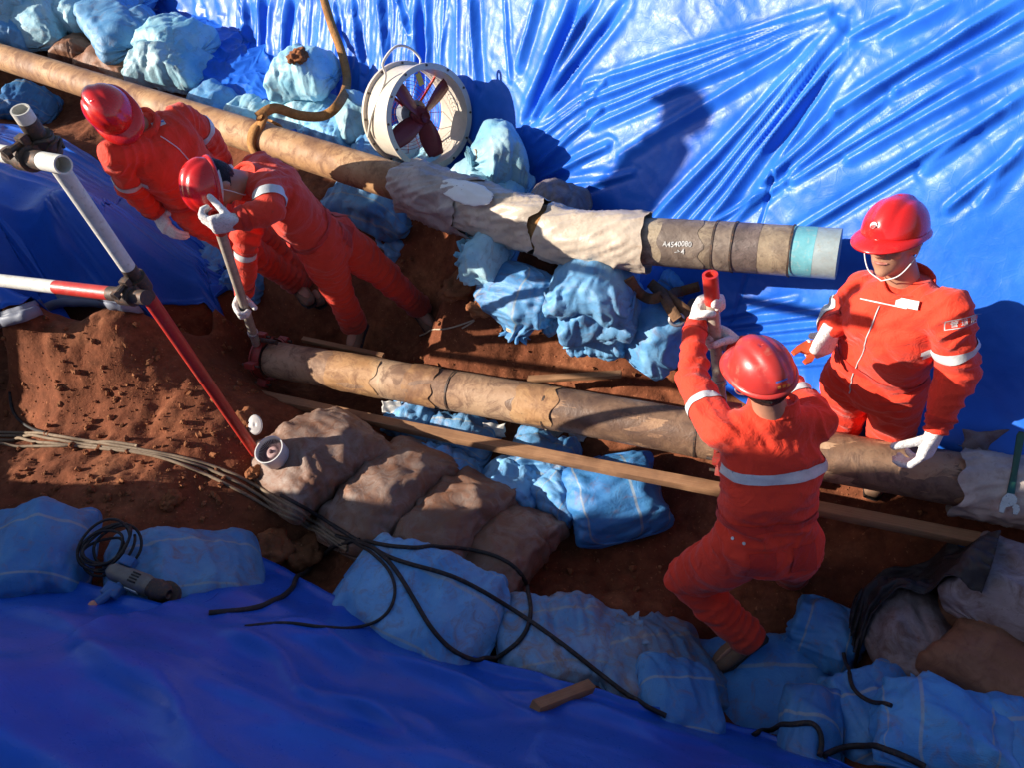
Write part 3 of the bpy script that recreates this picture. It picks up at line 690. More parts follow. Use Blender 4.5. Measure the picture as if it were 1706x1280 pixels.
for i, (a, b, sd) in enumerate(((560, 640, 1), (690, 735, 2), (870, 935, 3))):   # caked mud collars
    V, Fc, UV = pipe_shell(s2(a), s2(b), RP+.0015, jit=.010, edge=.06, seed=50+sd, atf=at2, n=64); obj('mud_crust', V, Fc, M['mudpipe'], parent=pipe2, uv=UV)
V, Fc, UV = pipe_shell(s2(1592), s2(1592)+.95, RP+.016, jit=.030, edge=.09, seed=70, sag=.03, atf=at2, n=72, ns=70); o = obj('plastic_wrap', V, Fc, M['wrap2'], parent=pipe2, uv=UV, support=True)
# clamp on the left end and the one behind the kneeling worker
def clamp(px, name, label, ang=0):
    s = s2(px); c = at2(s); t = thing(name, label, 'clamp', tuple(c-A3(0, 0, RP+.04)))
    x = nrm(np.cross(d2, A3(0, 0, 1))); y = np.cross(x, d2)
    V, Fc, UV = pipe_shell(s-.03, s+.03, RP+.018, n=40, ns=3, atf=at2); mb = MB(); mb.add(V, Fc)
    for e in (-.03, .03):
        V2, F2, _ = pipe_shell(s+e-.006, s+e+.006, RP+.030, n=40, ns=2, atf=at2); mb.add(V2, F2)
    mb.build('clamp_ring', M['redcast'], t, auto=40)
    for a in (ang, ang+1.3, ang+2.6, ang+3.9, ang+5.2):
        r = x*math.cos(a)+y*math.sin(a); k = np.cross(d2, r)
        lug = obj('lug', *bbox_(c+r*(RP+.045), d2, k, r, .034, .018, .026, .006), M['redcast'], parent=t, auto=40)
        V2, F2 = tube([c+r*(RP+.05)-d2*.062, c+r*(RP+.05)+d2*.062], .008, 8); obj('bolt', V2, F2, M['steel_dark'], parent=t, smooth_=False)
    V2, F2 = tube([c+y*(RP+.05)-d2*.02, c+y*(RP+.05)+x*.0+d2*.14], .014, 10); obj('screw', V2, F2, M['steel_dark'], parent=t)
    return t
clamp(449, 'pipe_clamp', 'muddy red bolted clamp on the cut end of the lower pipe', .5)
clamp(1212, 'pipe_clamp', 'red bolted clamp on the lower pipe beside the worker with raised arms', .2)
# ---------------------------------------------------------------- sandbags
def bag_mesh(A, B, w_, h_, neck=None, seed=0, tilt=0, crease=1.0, ns=72, nt=72, sag=0., square=3.2, flat=False):
    """filled sack: A,B = ends of the belly (mid height); neck 'A'/'B' = tied end"""
    A, B = np.asarray(A, float), np.asarray(B, float)
    if neck == 'A': A, B = B, A
    L = np.linalg.norm(B-A); a = (B-A)/L; up = A3(0, 0, 1); side = nrm(np.cross(up, a)); up = np.cross(a, side)
    if tilt:
        side, up = side*math.cos(tilt)+up*math.sin(tilt), up*math.cos(tilt)-side*math.sin(tilt)
    s = np.linspace(-1, 1, ns); s = np.sign(s)*np.abs(s)**.8
    ext = .26 if neck else 0            # neck occupies the last part of the length
    th = np.arange(nt)*2*np.pi/nt
    Sg, Th = np.meshgrid(s, th, indexing='ij'); Sg = Sg.ravel(); Th = Th.ravel()
    pl = (.90+.10*np.abs(Sg)**2)*(1-np.abs(Sg)**14).clip(0, 1)**.4; ph = (1-np.abs(Sg)**2.6).clip(0, 1)**.62 + .05
    if neck:
        e0 = .55
        t = np.clip((Sg-e0)/(1-e0), 0, 1)
        taper = (1-t)**1.3
        nr_ = .035 + .055*smooth(.72, 1, t)
        pl = np.where(Sg > e0, (.90+.10*e0**2)*taper + (2*nr_/w_)*smooth(.25, .7, t), pl)
        ph = np.where(Sg > e0, ((1-e0**2.6)**.62+.05)*taper + (2*nr_/h_)*smooth(.25, .7, t), ph)
    c, sn = np.cos(Th), np.sin(Th)
    cx = np.sign(c)*np.abs(c)**.68; sy = np.sign(sn)*np.abs(sn)**.72
    y = cx*w_/2*pl; z = sy*h_/2*ph; x = Sg*L/2*(1 if not neck else 1)
    if neck: x = np.where(Sg > .55, x + L*.10*np.clip((Sg-.55)/.45, 0, 1), x)
    P = np.c_[x, y, z]; o = seed*7.31
    # slump: settle on to what is below, lumps, creases, pleats towards the neck
    N = np.c_[0.25*Sg, c*.8, sn]; N /= np.linalg.norm(N, axis=1)[:, None]
    d = (.060 if crease > .5 and not flat else .026)*fbm(np.c_[x*2.6, y*2.6, z*2.6]+o, 2)
    q1 = np.c_[x*4, Th*.9+x*1.5, 0*x+o]; d += crease*.018*(ridged(q1, 2)-.35)
    ang = perlin(np.c_[x*2+o, y*2, z*2])*2
    q2 = np.c_[(x*np.cos(ang)+y*np.sin(ang))*9, (y*np.cos(ang)-x*np.sin(ang))*3.2, z*3+o]; d -= crease*.013*ridged(q2+3, 2)
    q3 = np.c_[x*7, y*7, z*7+o]; d += crease*.006*(ridged(q3+31, 2)-.4)
    thin = lambda p: (1-np.clip(np.abs(perlin(p))*4.5, 0, 1))**1.6
    a0 = seed*1.7; xr = x*math.cos(a0)+y*math.sin(a0); yr = y*math.cos(a0)-x*math.sin(a0); wq_ = .25*perlin(np.c_[x*4, y*4, z*4+o])
    d -= crease*.011*thin(np.c_[xr*2.2+wq_, yr*8+wq_*3, z*4+o]) ; d += crease*.009*thin(np.c_[xr*7+wq_*3, yr*2.4, z*3+o+7])
    d -= crease*.006*thin(np.c_[xr*4+yr*4, yr*4-xr*5+wq_*3, z*6+o+19])
    if neck:
        t = np.clip((Sg+.35)/1.35, 0, 1)
        pp = np.cos(Th*9+2.5*perlin(np.c_[Sg*2+o, c, sn])) + .6*np.cos(Th*16+o)
        d += .012*pp*t**2*np.where(Sg > .86, 1.4, 1)*crease
    else:
        ends = np.abs(Sg)**6; d += .010*np.cos(Th*8+o)*ends*crease
    P = P + N*d[:, None]
    P[:, 2] = np.where(P[:, 2] < -h_*.34, -h_*.34 + (P[:, 2]+h_*.34)*.25, P[:, 2])
    P[:, 2] -= sag*(np.abs(Sg)**2)*h_
    V = (A+B)/2 + np.outer(P[:, 0], a) + np.outer(P[:, 1], side) + np.outer(P[:, 2], up)
    F2 = gridf(ns, nt, True) + [tuple(range(nt))[::-1], tuple((ns-1)*nt+k for k in range(nt))]
    UV = np.c_[(Sg+1)/2*L*2, Th/2/np.pi]
    return V, F2, UV, (A, B, a, side, up, L)
NBAG = [0]
def bag(A, B, w_, h_, mat, label, neck=None, z=None, dz=0., group=None, tilt=0, crease=1., sag=.15, square=3.2, cat='sandbag', name='sandbag'):
    NBAG[0] += 1; sd = NBAG[0]
    if group == 'sandbags piled behind the upper pipe': crease *= .72
    elif crease > 1: crease = 1+(crease-1)*.35
    pts = []
    for i, p in enumerate((A, B)):
        if len(p) == 3: pts.append(pz(*p)); continue
        if z is not None: pts.append(pz(p[0], p[1], z[i] if isinstance(z, tuple) else z)); continue
        hz = onT(*p); zz = hz[2]
        if ray(*p)[2] > -.27:      # grazing view: stand it on the hit point instead
            k_ = (h_*.3+dz)*FPX/np.linalg.norm(hz-CAM); hz = onT(p[0]+.287*k_, p[1]+.958*k_); pts.append(hz+A3(0, 0, h_*.3+dz)); continue
        for _ in range(4):
            r = pz(p[0], p[1], zz + h_*.30 + dz); zz = ground_z(r[0], r[1])
        pts.append(r)
    V, F2, UV, info = bag_mesh(pts[0], pts[1], w_, h_, neck, sd, tilt, crease, sag=sag, square=square, flat=mat == 'woven')
    A_, B_, a, side, up, L = info
    if neck:
        root = thing(name, label, cat, tuple((A_+B_)/2 - A3(0, 0, h_*.4)), group)
        obj('sack', V, F2, M[mat], parent=root, uv=UV, support=True)
        # tie cord where the neck is narrowest
        c = (A_+B_)/2 + a*(L/2*(.55+.45*.62) + L*.10*.62); th = np.linspace(0, 4*np.pi, 40)
        ring = c + np.outer(np.cos(th)*.046, side) + np.outer(np.sin(th)*.046, up) + np.outer((th/(4*np.pi)-.5)*.02, a)
        obj('tie_cord', *tube(ring, .0055, 6), M['rope'], parent=root)
    else:
        root = obj(name, V, F2, M[mat], uv=UV, support=True); tag(root, label, cat, group)
    return root
GB = 'sandbags piled behind the upper pipe'; GM = 'sandbags under the upper pipe'; GF = 'sandbags along the near edge of the pit'; GP = 'sandbags under the long timber'
# behind the upper pipe, far to near
bag((-25, 62), (58, 42), .50, .34, 'pale', 'pale blue sandbag at the far end of the row behind the upper pipe', group=GB)
bag((75, 85), (100, 0), .52, .36, 'pale', 'pale cyan sandbag slumped over the upper pipe beside the brown bags', neck='B', dz=.14, group=GB)
bag((20, 15), (70, 20), .50, .34, 'pale', 'faded blue sandbag topmost in the far corner of the back row', dz=.15, group=GB)
bag((110, 25), (180, 45), .50, .34, 'pale', 'faded blue sandbag with a knotted neck above the brown bags', neck='B', dz=.12, group=GB)
bag((168, 20), (225, 85), .48, .36, 'mid', 'sky blue sandbag standing upright beside the brown bags', dz=.12, group=GB)
bag((108, 82), (165, 92), .36, .24, 'brown', 'small red-brown sandbag with a crumpled top against the upper pipe', neck='B', dz=.06, group=GB)
bag((150, 98), (232, 118), .40, .26, 'brown', 'smooth red-brown sandbag wedged between upper pipe and pale bags', group=GB)
bag((232, 105), (345, 115), .50, .36, 'pale', 'big pale sandbag beside the smooth red-brown bag against the tarpaulin', dz=.05, group=GB, crease=1.4)
bag((325, 160), (385, 175), .34, .24, 'mid', 'small blue sandbag half hidden behind the upper pipe below the white drape', group=GB)
bag((452, 178), (560, 192), .44, .26, 'pale', 'pale crumpled sandbag under the yellow sling carrying another bag', group=GB, crease=1.6)
bag((455, 128), (550, 118), .42, .34, 'pale', 'plump pale sandbag with soil on top, stacked by the hanging sling', dz=.24, group=GB)
bag((520, 205), (600, 230), .36, .24, 'mid', 'flat blue sandbag between the sling and the fan', group=GB, crease=1.5)
bag((562, 205), (632, 182), .40, .28, 'pale', 'whitish sandbag squeezed against the left side of the fan', dz=.07, group=GB)
bag((572, 262), (660, 272), .40, .22, 'mid', 'shaded blue sandbag below the fan feet', group=GB, crease=1.4)
bag((680, 270), (745, 282), .34, .18, 'pale', 'flat pale sandbag directly under the fan stand', group=GB)
bag((875, 262), (790, 262), .46, .42, 'pale', 'plump white sandbag tied at its left, right of the fan', neck='B', dz=.14, group=GB, crease=1.1)
bag((745, 300), (872, 318), .36, .24, 'pale', 'flattened pale sandbag beneath the plump white tied bag', dz=.05, group=GB)
bag((872, 335), (978, 352), .34, .26, 'grey', 'greyish sandbag behind the plastic-wrapped bend of the upper pipe', dz=.06, group=GB)
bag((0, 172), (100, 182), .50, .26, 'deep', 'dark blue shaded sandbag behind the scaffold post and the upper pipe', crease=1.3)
bag((0, 48), (70, 70), .46, .30, 'mid', 'muddy blue sandbag low beside the far end of the upper pipe', group=GB, crease=1.3)
bag((265, 60), (340, 85), .50, .34, 'pale', 'pale sandbag leaning on the tarpaulin above the big pale one', dz=.10, group=GB, crease=1.3)
bag((210, 45), (262, 70), .44, .32, 'mid', 'sky blue crumpled sandbag between upright bag and tarpaulin', dz=.06, group=GB, crease=1.5)
bag((385, 178), (450, 200), .36, .24, 'pale', 'small pale sandbag behind the upper pipe left of the sling', group=GB, crease=1.4)
bag((620, 240), (700, 262), .44, .22, 'pale', 'crumpled pale sandbag behind the fan legs', group=GB, crease=1.5)
bag((-30, 12), (40, 2), .55, .36, 'mid', 'blue sandbag at the far corner against the end of the trench', dz=.12, group=GB, crease=1.2)
bag((95, -5), (160, 12), .55, .36, 'pale', 'pale sandbag high in the far heap behind the knotted one', dz=.2, group=GB, crease=1.2)
bag((185, -8), (245, 15), .5, .34, 'mid', 'blue sandbag high in the far heap next to the tarpaulin', dz=.15, group=GB, crease=1.2)
# under / in front of the upper pipe
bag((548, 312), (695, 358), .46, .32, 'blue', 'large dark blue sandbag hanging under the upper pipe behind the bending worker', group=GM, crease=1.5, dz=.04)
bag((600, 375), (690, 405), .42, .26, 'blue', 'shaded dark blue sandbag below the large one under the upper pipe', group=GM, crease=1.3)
bag((560, 450), (462, 510), .46, .32, 'blue', 'rounded blue sandbag tied at one end, between the feet of two workers', neck=None, group=GM)
bag((240, 392), (380, 432), .52, .26, 'blue', 'flat blue sandbag beside the dark left tarpaulin under the standing worker', group=GM, crease=1.3)
bag((380, 440), (450, 470), .36, .22, 'blue', 'crumpled blue sandbag behind the long lever bar', group=GM, crease=1.5)
bag((575, 490), (640, 440), .36, .22, 'deep', 'small dark blue sandbag between the legs of the bending worker', group=GM)
bag((842, 432, 1.02), (778, 418, 1.04), .38, .28, 'pale', 'pale sandbag with knotted neck under the plastic-wrapped bend', neck='B', group=GM, crease=1.5, dz=.24)
bag((876, 440, 1.0), (858, 552, .68), .50, .28, 'blue', 'long blue sandbag hanging point-down in front of the upper pipe', neck='B', group=GM, crease=1.5, dz=.22, sag=0)
bag((895, 528, .66), (948, 500, .74), .26, .22, 'mid', 'small round blue sandbag bulging beside the point-down bag', group=GM, dz=.12)
bag((915, 468, 1.0), (1060, 478, .97), .42, .28, 'mid', 'crumpled light blue sandbag directly below the beige wrap', group=GM, crease=1.6, dz=.16)
bag((938, 512, .84), (1068, 518, .82), .42, .28, 'mid', 'light blue sandbag in the middle of the stack below the beige wrap', group=GM, crease=1.6, dz=.12)
bag((945, 548, .66), (1050, 556, .64), .34, .24, 'mid', 'lowest light blue sandbag of the stack below the beige wrap', group=GM, crease=1.3, dz=.05)
bag((1048, 608, .56), (1130, 500, .80), .42, .28, 'mid', 'smooth light blue sandbag leaning beside the brown webbing straps', group=GM, dz=.08, crease=.7)
bag((1085, 470), (1150, 480), .24, .18, 'deep', 'small dark blue sandbag under the brown webbing straps', dz=.12, crease=1.6)
bag((1580, 660), (1700, 560), .62, .40, 'deep', 'large blue sandbag behind the worker holding the wrench', group=GM, dz=.05)
bag((1620, 712), (1720, 680), .36, .24, 'mid', 'blue sandbag by the gloved hand of the worker holding the wrench', dz=0)
# under the timber
bag((640, 690), (730, 715), .30, .22, 'blue', 'crumpled blue sandbag behind the timber under the sunlit pipe', group=GP, crease=1.8)
bag((710, 725), (820, 745), .32, .24, 'blue', 'blue sandbag second along the timber beside the lower pipe', group=GP, crease=1.8)
bag((660, 770), (800, 805), .30, .22, 'blue', 'blue sandbag between the timber and the muddy woven bags', group=GP, crease=1.6)
bag((800, 790), (905, 830), .30, .24, 'mid', 'blue sandbag lying along the near side of the timber', group=GP, crease=1.7)
bag((850, 755), (965, 772), .28, .22, 'blue', 'ruffled blue sandbag behind the timber beside white scraps', group=GP, crease=1.9)
bag((905, 860), (960, 800), .30, .24, 'blue', 'small blue sandbag tucked against the big striped bag', group=GP, crease=1.4)
bag((1005, 760), (1045, 900), .50, .30, 'deep', 'big blue sandbag with pale stripes lying under the timber', group=GP, dz=.02, crease=.8, square=4)
# muddy woven bags
GW = 'muddy grey woven bags overlapping in a row'
bag((432, 820), (618, 706), .58, .31, 'woven', 'muddy grey woven bag carrying the white cup at the row end', group=GW, dz=.10, crease=.85, square=4)
bag((560, 912), (728, 746), .47, .31, 'woven', 'muddy grey woven bag second in the overlapping row', group=GW, dz=.04, crease=.85, square=4)
bag((668, 962), (822, 794), .43, .29, 'woven', 'muddy grey woven bag third in the overlapping row', group=GW, dz=.02, crease=.85, square=4)
bag((776, 1006), (904, 848), .40, .27, 'woven', 'muddy grey woven bag lowest in the overlapping row', group=GW, crease=.85, square=4)
# near row
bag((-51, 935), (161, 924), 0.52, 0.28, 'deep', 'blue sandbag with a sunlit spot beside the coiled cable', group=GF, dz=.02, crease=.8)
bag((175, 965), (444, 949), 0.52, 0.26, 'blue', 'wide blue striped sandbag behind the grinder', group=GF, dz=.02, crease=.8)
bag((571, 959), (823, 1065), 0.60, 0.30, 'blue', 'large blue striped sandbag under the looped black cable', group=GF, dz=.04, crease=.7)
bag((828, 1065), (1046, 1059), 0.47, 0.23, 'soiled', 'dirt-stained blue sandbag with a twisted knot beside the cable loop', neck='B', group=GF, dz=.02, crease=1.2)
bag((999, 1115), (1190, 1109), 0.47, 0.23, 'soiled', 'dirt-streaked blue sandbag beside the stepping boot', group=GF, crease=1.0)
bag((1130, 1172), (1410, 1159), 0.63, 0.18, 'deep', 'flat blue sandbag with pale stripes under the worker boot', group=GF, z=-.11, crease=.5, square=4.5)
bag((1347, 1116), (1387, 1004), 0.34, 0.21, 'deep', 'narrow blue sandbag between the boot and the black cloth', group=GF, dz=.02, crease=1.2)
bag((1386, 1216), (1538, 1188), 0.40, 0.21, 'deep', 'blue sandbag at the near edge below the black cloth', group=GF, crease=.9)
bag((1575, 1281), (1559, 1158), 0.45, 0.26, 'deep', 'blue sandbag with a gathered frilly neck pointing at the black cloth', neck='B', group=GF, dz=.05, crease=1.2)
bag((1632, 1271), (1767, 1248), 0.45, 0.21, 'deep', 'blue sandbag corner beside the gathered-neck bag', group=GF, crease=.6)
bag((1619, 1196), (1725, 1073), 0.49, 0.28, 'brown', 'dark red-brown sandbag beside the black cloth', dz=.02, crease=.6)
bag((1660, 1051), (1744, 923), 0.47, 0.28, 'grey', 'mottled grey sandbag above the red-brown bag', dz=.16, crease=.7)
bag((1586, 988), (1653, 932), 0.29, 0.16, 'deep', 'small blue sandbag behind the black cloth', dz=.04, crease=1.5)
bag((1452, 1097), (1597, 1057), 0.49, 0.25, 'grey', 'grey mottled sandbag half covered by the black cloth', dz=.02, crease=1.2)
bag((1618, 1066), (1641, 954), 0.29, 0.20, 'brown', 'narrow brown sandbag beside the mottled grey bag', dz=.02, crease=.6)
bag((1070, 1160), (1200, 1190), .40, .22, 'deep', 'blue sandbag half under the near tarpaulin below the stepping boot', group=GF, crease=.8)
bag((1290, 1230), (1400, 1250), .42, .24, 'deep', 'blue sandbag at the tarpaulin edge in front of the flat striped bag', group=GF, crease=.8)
# black cloth thrown over the bags
ALL = bvh_of(SUPPORT)
def top_hit(x, y):
    h = ALL.ray_cast(Vector((x, y, 2.2)), Vector((0, 0, -1))); return h[0].z if h[0] is not None else 0
E_ = np.array([onT(*p) for p in resample(np.array([(1405, 1080), (1420, 1010), (1470, 960), (1560, 950), (1625, 985)], float), 60)])
N_ = np.array([onT(*p) for p in resample(np.array([(1420, 1130), (1440, 1075), (1480, 1045), (1560, 1050), (1600, 1070)], float), 60)])
cv = []; cu = []
for i in range(60):
    for j in range(50):
        t = j/49; p = E_[i]*(1-t)+N_[i]*t; cv.append((p[0], p[1], top_hit(p[0], p[1])+.03)); cu.append((i/60, t))
cv = np.array(cv); g = cv[:, 2].reshape(60, 50)
for _ in range(14):
    gp = np.pad(g, 1, mode='edge'); g = np.maximum(g, (gp[:-2, 1:-1]+gp[2:, 1:-1]+gp[1:-1, :-2]+gp[1:-1, 2:])/4)
cv[:, 2] = g.ravel() + .03*(ridged(np.c_[np.array(cu)*A3(4, 2.5, 0)[:2], np.zeros(len(cu))]+2, 2)) + .02*fbm(cv*5, 3)
o = obj('black_cloth', cv, gridf(60, 50), M['black_cloth'], uv=np.array(cu), support=True); md = o.modifiers.new('t', 'SOLIDIFY'); md.thickness = .004
tag(o, 'black crumpled cloth thrown over sandbags beside the pit', 'cloth')
# ---------------------------------------------------------------- people
def solve(par, px, py, L, far):
    d = ray(px, py); b = d@(par-CAM); disc = L*L-((par-CAM)@(par-CAM)-b*b)
    if disc < 0: return CAM+d*b
    return CAM + d*(b + (math.sqrt(disc) if far else -math.sqrt(disc)))
def rig(neck, spec):
    j = {'neck': pd(*neck)}
    for nme, par, px, py, L, far in spec:
        j[nme] = pd(px, py, L) if par is None else solve(j[par], px, py, L, far)
    return j
def hand_pieces(w, y, n, sgn, curl=(.35, .45, .35), spread=.05, thumb=.5, sc=1.0, fat=1.0):
    """w wrist, y to fingers, n palm side, sgn +1 right hand / -1 left"""
    y = nrm(y); n = nrm(n-y*(n@y)); x = sgn*np.cross(y, n); P = []
    P.append(loft([(w-y*.01*sc, x, n, .026*sc*fat, .020*sc*fat), (w+y*.02*sc, x, n, .032*sc*fat, .019*sc*fat), (w+y*.055*sc, x, n, .042*sc*fat, .017*sc*fat), (w+y*.088*sc, x, n, .041*sc*fat, .015*sc*fat), (w+y*.097*sc, x, n, .034*sc*fat, .009*sc*fat)], 16))
    for k, (off, ln) in enumerate(((.030, .92), (.010, 1.02), (-.010, .96), (-.029, .78))):
        p = w + y*(.090 if k < 3 else .083)*sc + x*off*sc; a = 0; r = .0095*sc*fat
        dirx = y*math.cos(spread*off*30) + x*math.sin(spread*off*30)
        for c_, l_ in zip(curl, (.044, .028, .022)):
            a += c_*(1+.08*k); d = dirx*math.cos(a) + n*math.sin(a); p2 = p + d*l_*ln*sc
            P.append(capsule(p, r, p2, r*.93, 10)); p = p2; r *= .93
    p = w + y*.028*sc + x*.026*sc + n*.006; r = .0125*sc*fat
    for a_, l_ in zip((0, .25, .5), (.040, .032, .026)):
        aa = thumb + a_*thumb
        d = nrm(x*math.cos(aa)*.75 + y*.62 + n*(.25+math.sin(aa)*.9)); p2 = p + d*l_*sc
        P.append(capsule(p, r, p2, r*.92, 10)); p = p2; r *= .92
    return P
def band(Vc, Fc, c, ax, hw, rad, parent, mat, name='reflective_band', off=.004, extra=None):
    bm = bmesh.new(); vs = [bm.verts.new(v) for v in Vc]
    keep = np.linalg.norm(Vc-c, axis=1) < rad+.12
    for f in Fc:
        if all(keep[i] for i in f): bm.faces.new([vs[i] for i in f])
    ax = nrm(ax)
    for s in (1, -1):
        bmesh.ops.bisect_plane(bm, geom=bm.verts[:]+bm.edges[:]+bm.faces[:], plane_co=Vector(c+ax*hw*s), plane_no=Vector(ax*s), clear_outer=True)
    dele = [v for v in bm.verts if not v.link_faces or np.linalg.norm(np.array(v.co)-c-ax*((np.array(v.co)-c)@ax)) > rad or (extra and not extra(np.array(v.co)))]
    bmesh.ops.delete(bm, geom=dele, context='VERTS'); bm.normal_update()
    for v in bm.verts: v.co = v.co + v.normal*off
    bm.verts.index_update(); V = np.array([tuple(v.co) for v in bm.verts]); F2 = [tuple(v.index for v in f.verts) for f in bm.faces]; bm.free()
    if len(F2) < 3: return None
    o = obj(name, V, F2, mat, parent=parent); return o
def decal(bvh, c, dirn, up, wd, ht, parent, mat, name, off=.004, shape=None, mesh=None):
    """small flat mark pressed on to a surface: rays run along dirn"""
    dirn = nrm(dirn); x = nrm(np.cross(dirn, up)); y = np.cross(x, dirn)
    if mesh is None:
        n, m_ = 10, 6; V = [(wd*(i/(n-1)-.5), ht*(k/(m_-1)-.5)) for i in range(n) for k in range(m_)]; Fc = gridf(n, m_)
        if shape == 'disc':
            V = [(0, 0)] + [(wd/2*r*math.cos(t), ht/2*r*math.sin(t)) for r in (.5, 1) for t in np.arange(16)*math.pi/8]
            Fc = [(0, 1+k, 1+(k+1) % 16) for k in range(16)] + [(1+k, 17+k, 17+(k+1) % 16, 1+(k+1) % 16) for k in range(16)]
    else: V, Fc = [v[:2] for v in mesh[0]], mesh[1]
    out = []; last = None
    for a, b in V:
        p = c - dirn*.25 + x*a + y*b; h = bvh.ray_cast(Vector(p), Vector(dirn))
        if h[0] is None or h[3] > .45: q = (last if last is not None else c) ; q = c + x*a + y*b
        else: q = np.array(h[0]) - dirn*off*1.2; last = q
        out.append(q)
    return obj(name, out, Fc, mat, parent=parent)
def helmet(parent, c, f, u, mat, logo=None):
    """c centre of the rim plane, f forward, u up"""
    f = nrm(f-u*(f@u)); u = nrm(u); r = np.cross(f, u)
    hx, hf, hu = .102, .122, .116; n, m_ = 64, 22; V = []
    for i in range(m_):
        ph = (math.pi/2)*i/(m_-1)
        for j in range(n):
            th = 2*math.pi*j/n; cr, sr = math.cos(ph)**.85, math.sin(ph)
            x = hx*cr*math.cos(th); y = hf*cr*math.sin(th); z = hu*sr**.95
            ridge = .007*math.exp(-(x/.026)**4)*smooth(.10, .35, np.array(z/hu))*(1-.2*smooth(.6, 1, np.array(y/hf)))
            groove = -.003*math.exp(-((abs(x)-.040)/.008)**2)*float(smooth(.1, .3, np.array(z/hu)))
            k = 1 + (float(ridge)+groove)/.14
            V.append(c + r*x*k + f*y*k + u*z*k)
    top = c+u*(hu*1.0+.0068)
    V.append(top); Fc = gridf(m_, n, True)
    Fc = Fc + [((m_-1)*n+j, (m_-1)*n+(j+1) % n, len(V)-1) for j in range(n)]
    root = obj('hard_hat', V, Fc, mat, parent=parent); HV = np.array(V); HF = Fc
    md = root.modifiers.new('t', 'SOLIDIFY'); md.thickness = .002; md.offset = 0
    V = []
    for k, (e, dz) in enumerate(((-.004, .004), (.0, .004), (.5, .0), (1.0, -.006), (1.0, -.012), (.5, -.006), (-.004, -.004))):
        for j in range(n):
            th = 2*math.pi*j/n; fr = max(0, math.sin(th)); wd = .010 + .040*fr**1.6
            x = (hx+wd*e)*math.cos(th); y = (hf+wd*e)*math.sin(th); V.append(c + r*x + f*y + u*(dz - .018*e*fr**2))
    obj('brim', V, gridf(7, n, True), mat, parent=root)
    # inner harness and chin strap
    V = [];
    for dz in (-.030, .006):
        for j in range(n):
            th = 2*math.pi*j/n; V.append(c + r*.092*math.cos(th) + f*.108*math.sin(th) + u*dz)
    o = obj('headband', V, gridf(2, n, True), M['plastic'], parent=root)
    for s in (-1, 1):
        P = catmull([c+r*s*.098-u*.005+f*.0, c+r*s*.090-u*.07+f*.02, c+r*s*.055-u*.135+f*.045, c-u*.165+f*.05], 6)
        obj('chin_strap', *tube(P, .0022, 6), M['plastic'], parent=root)
    return root, HV, HF
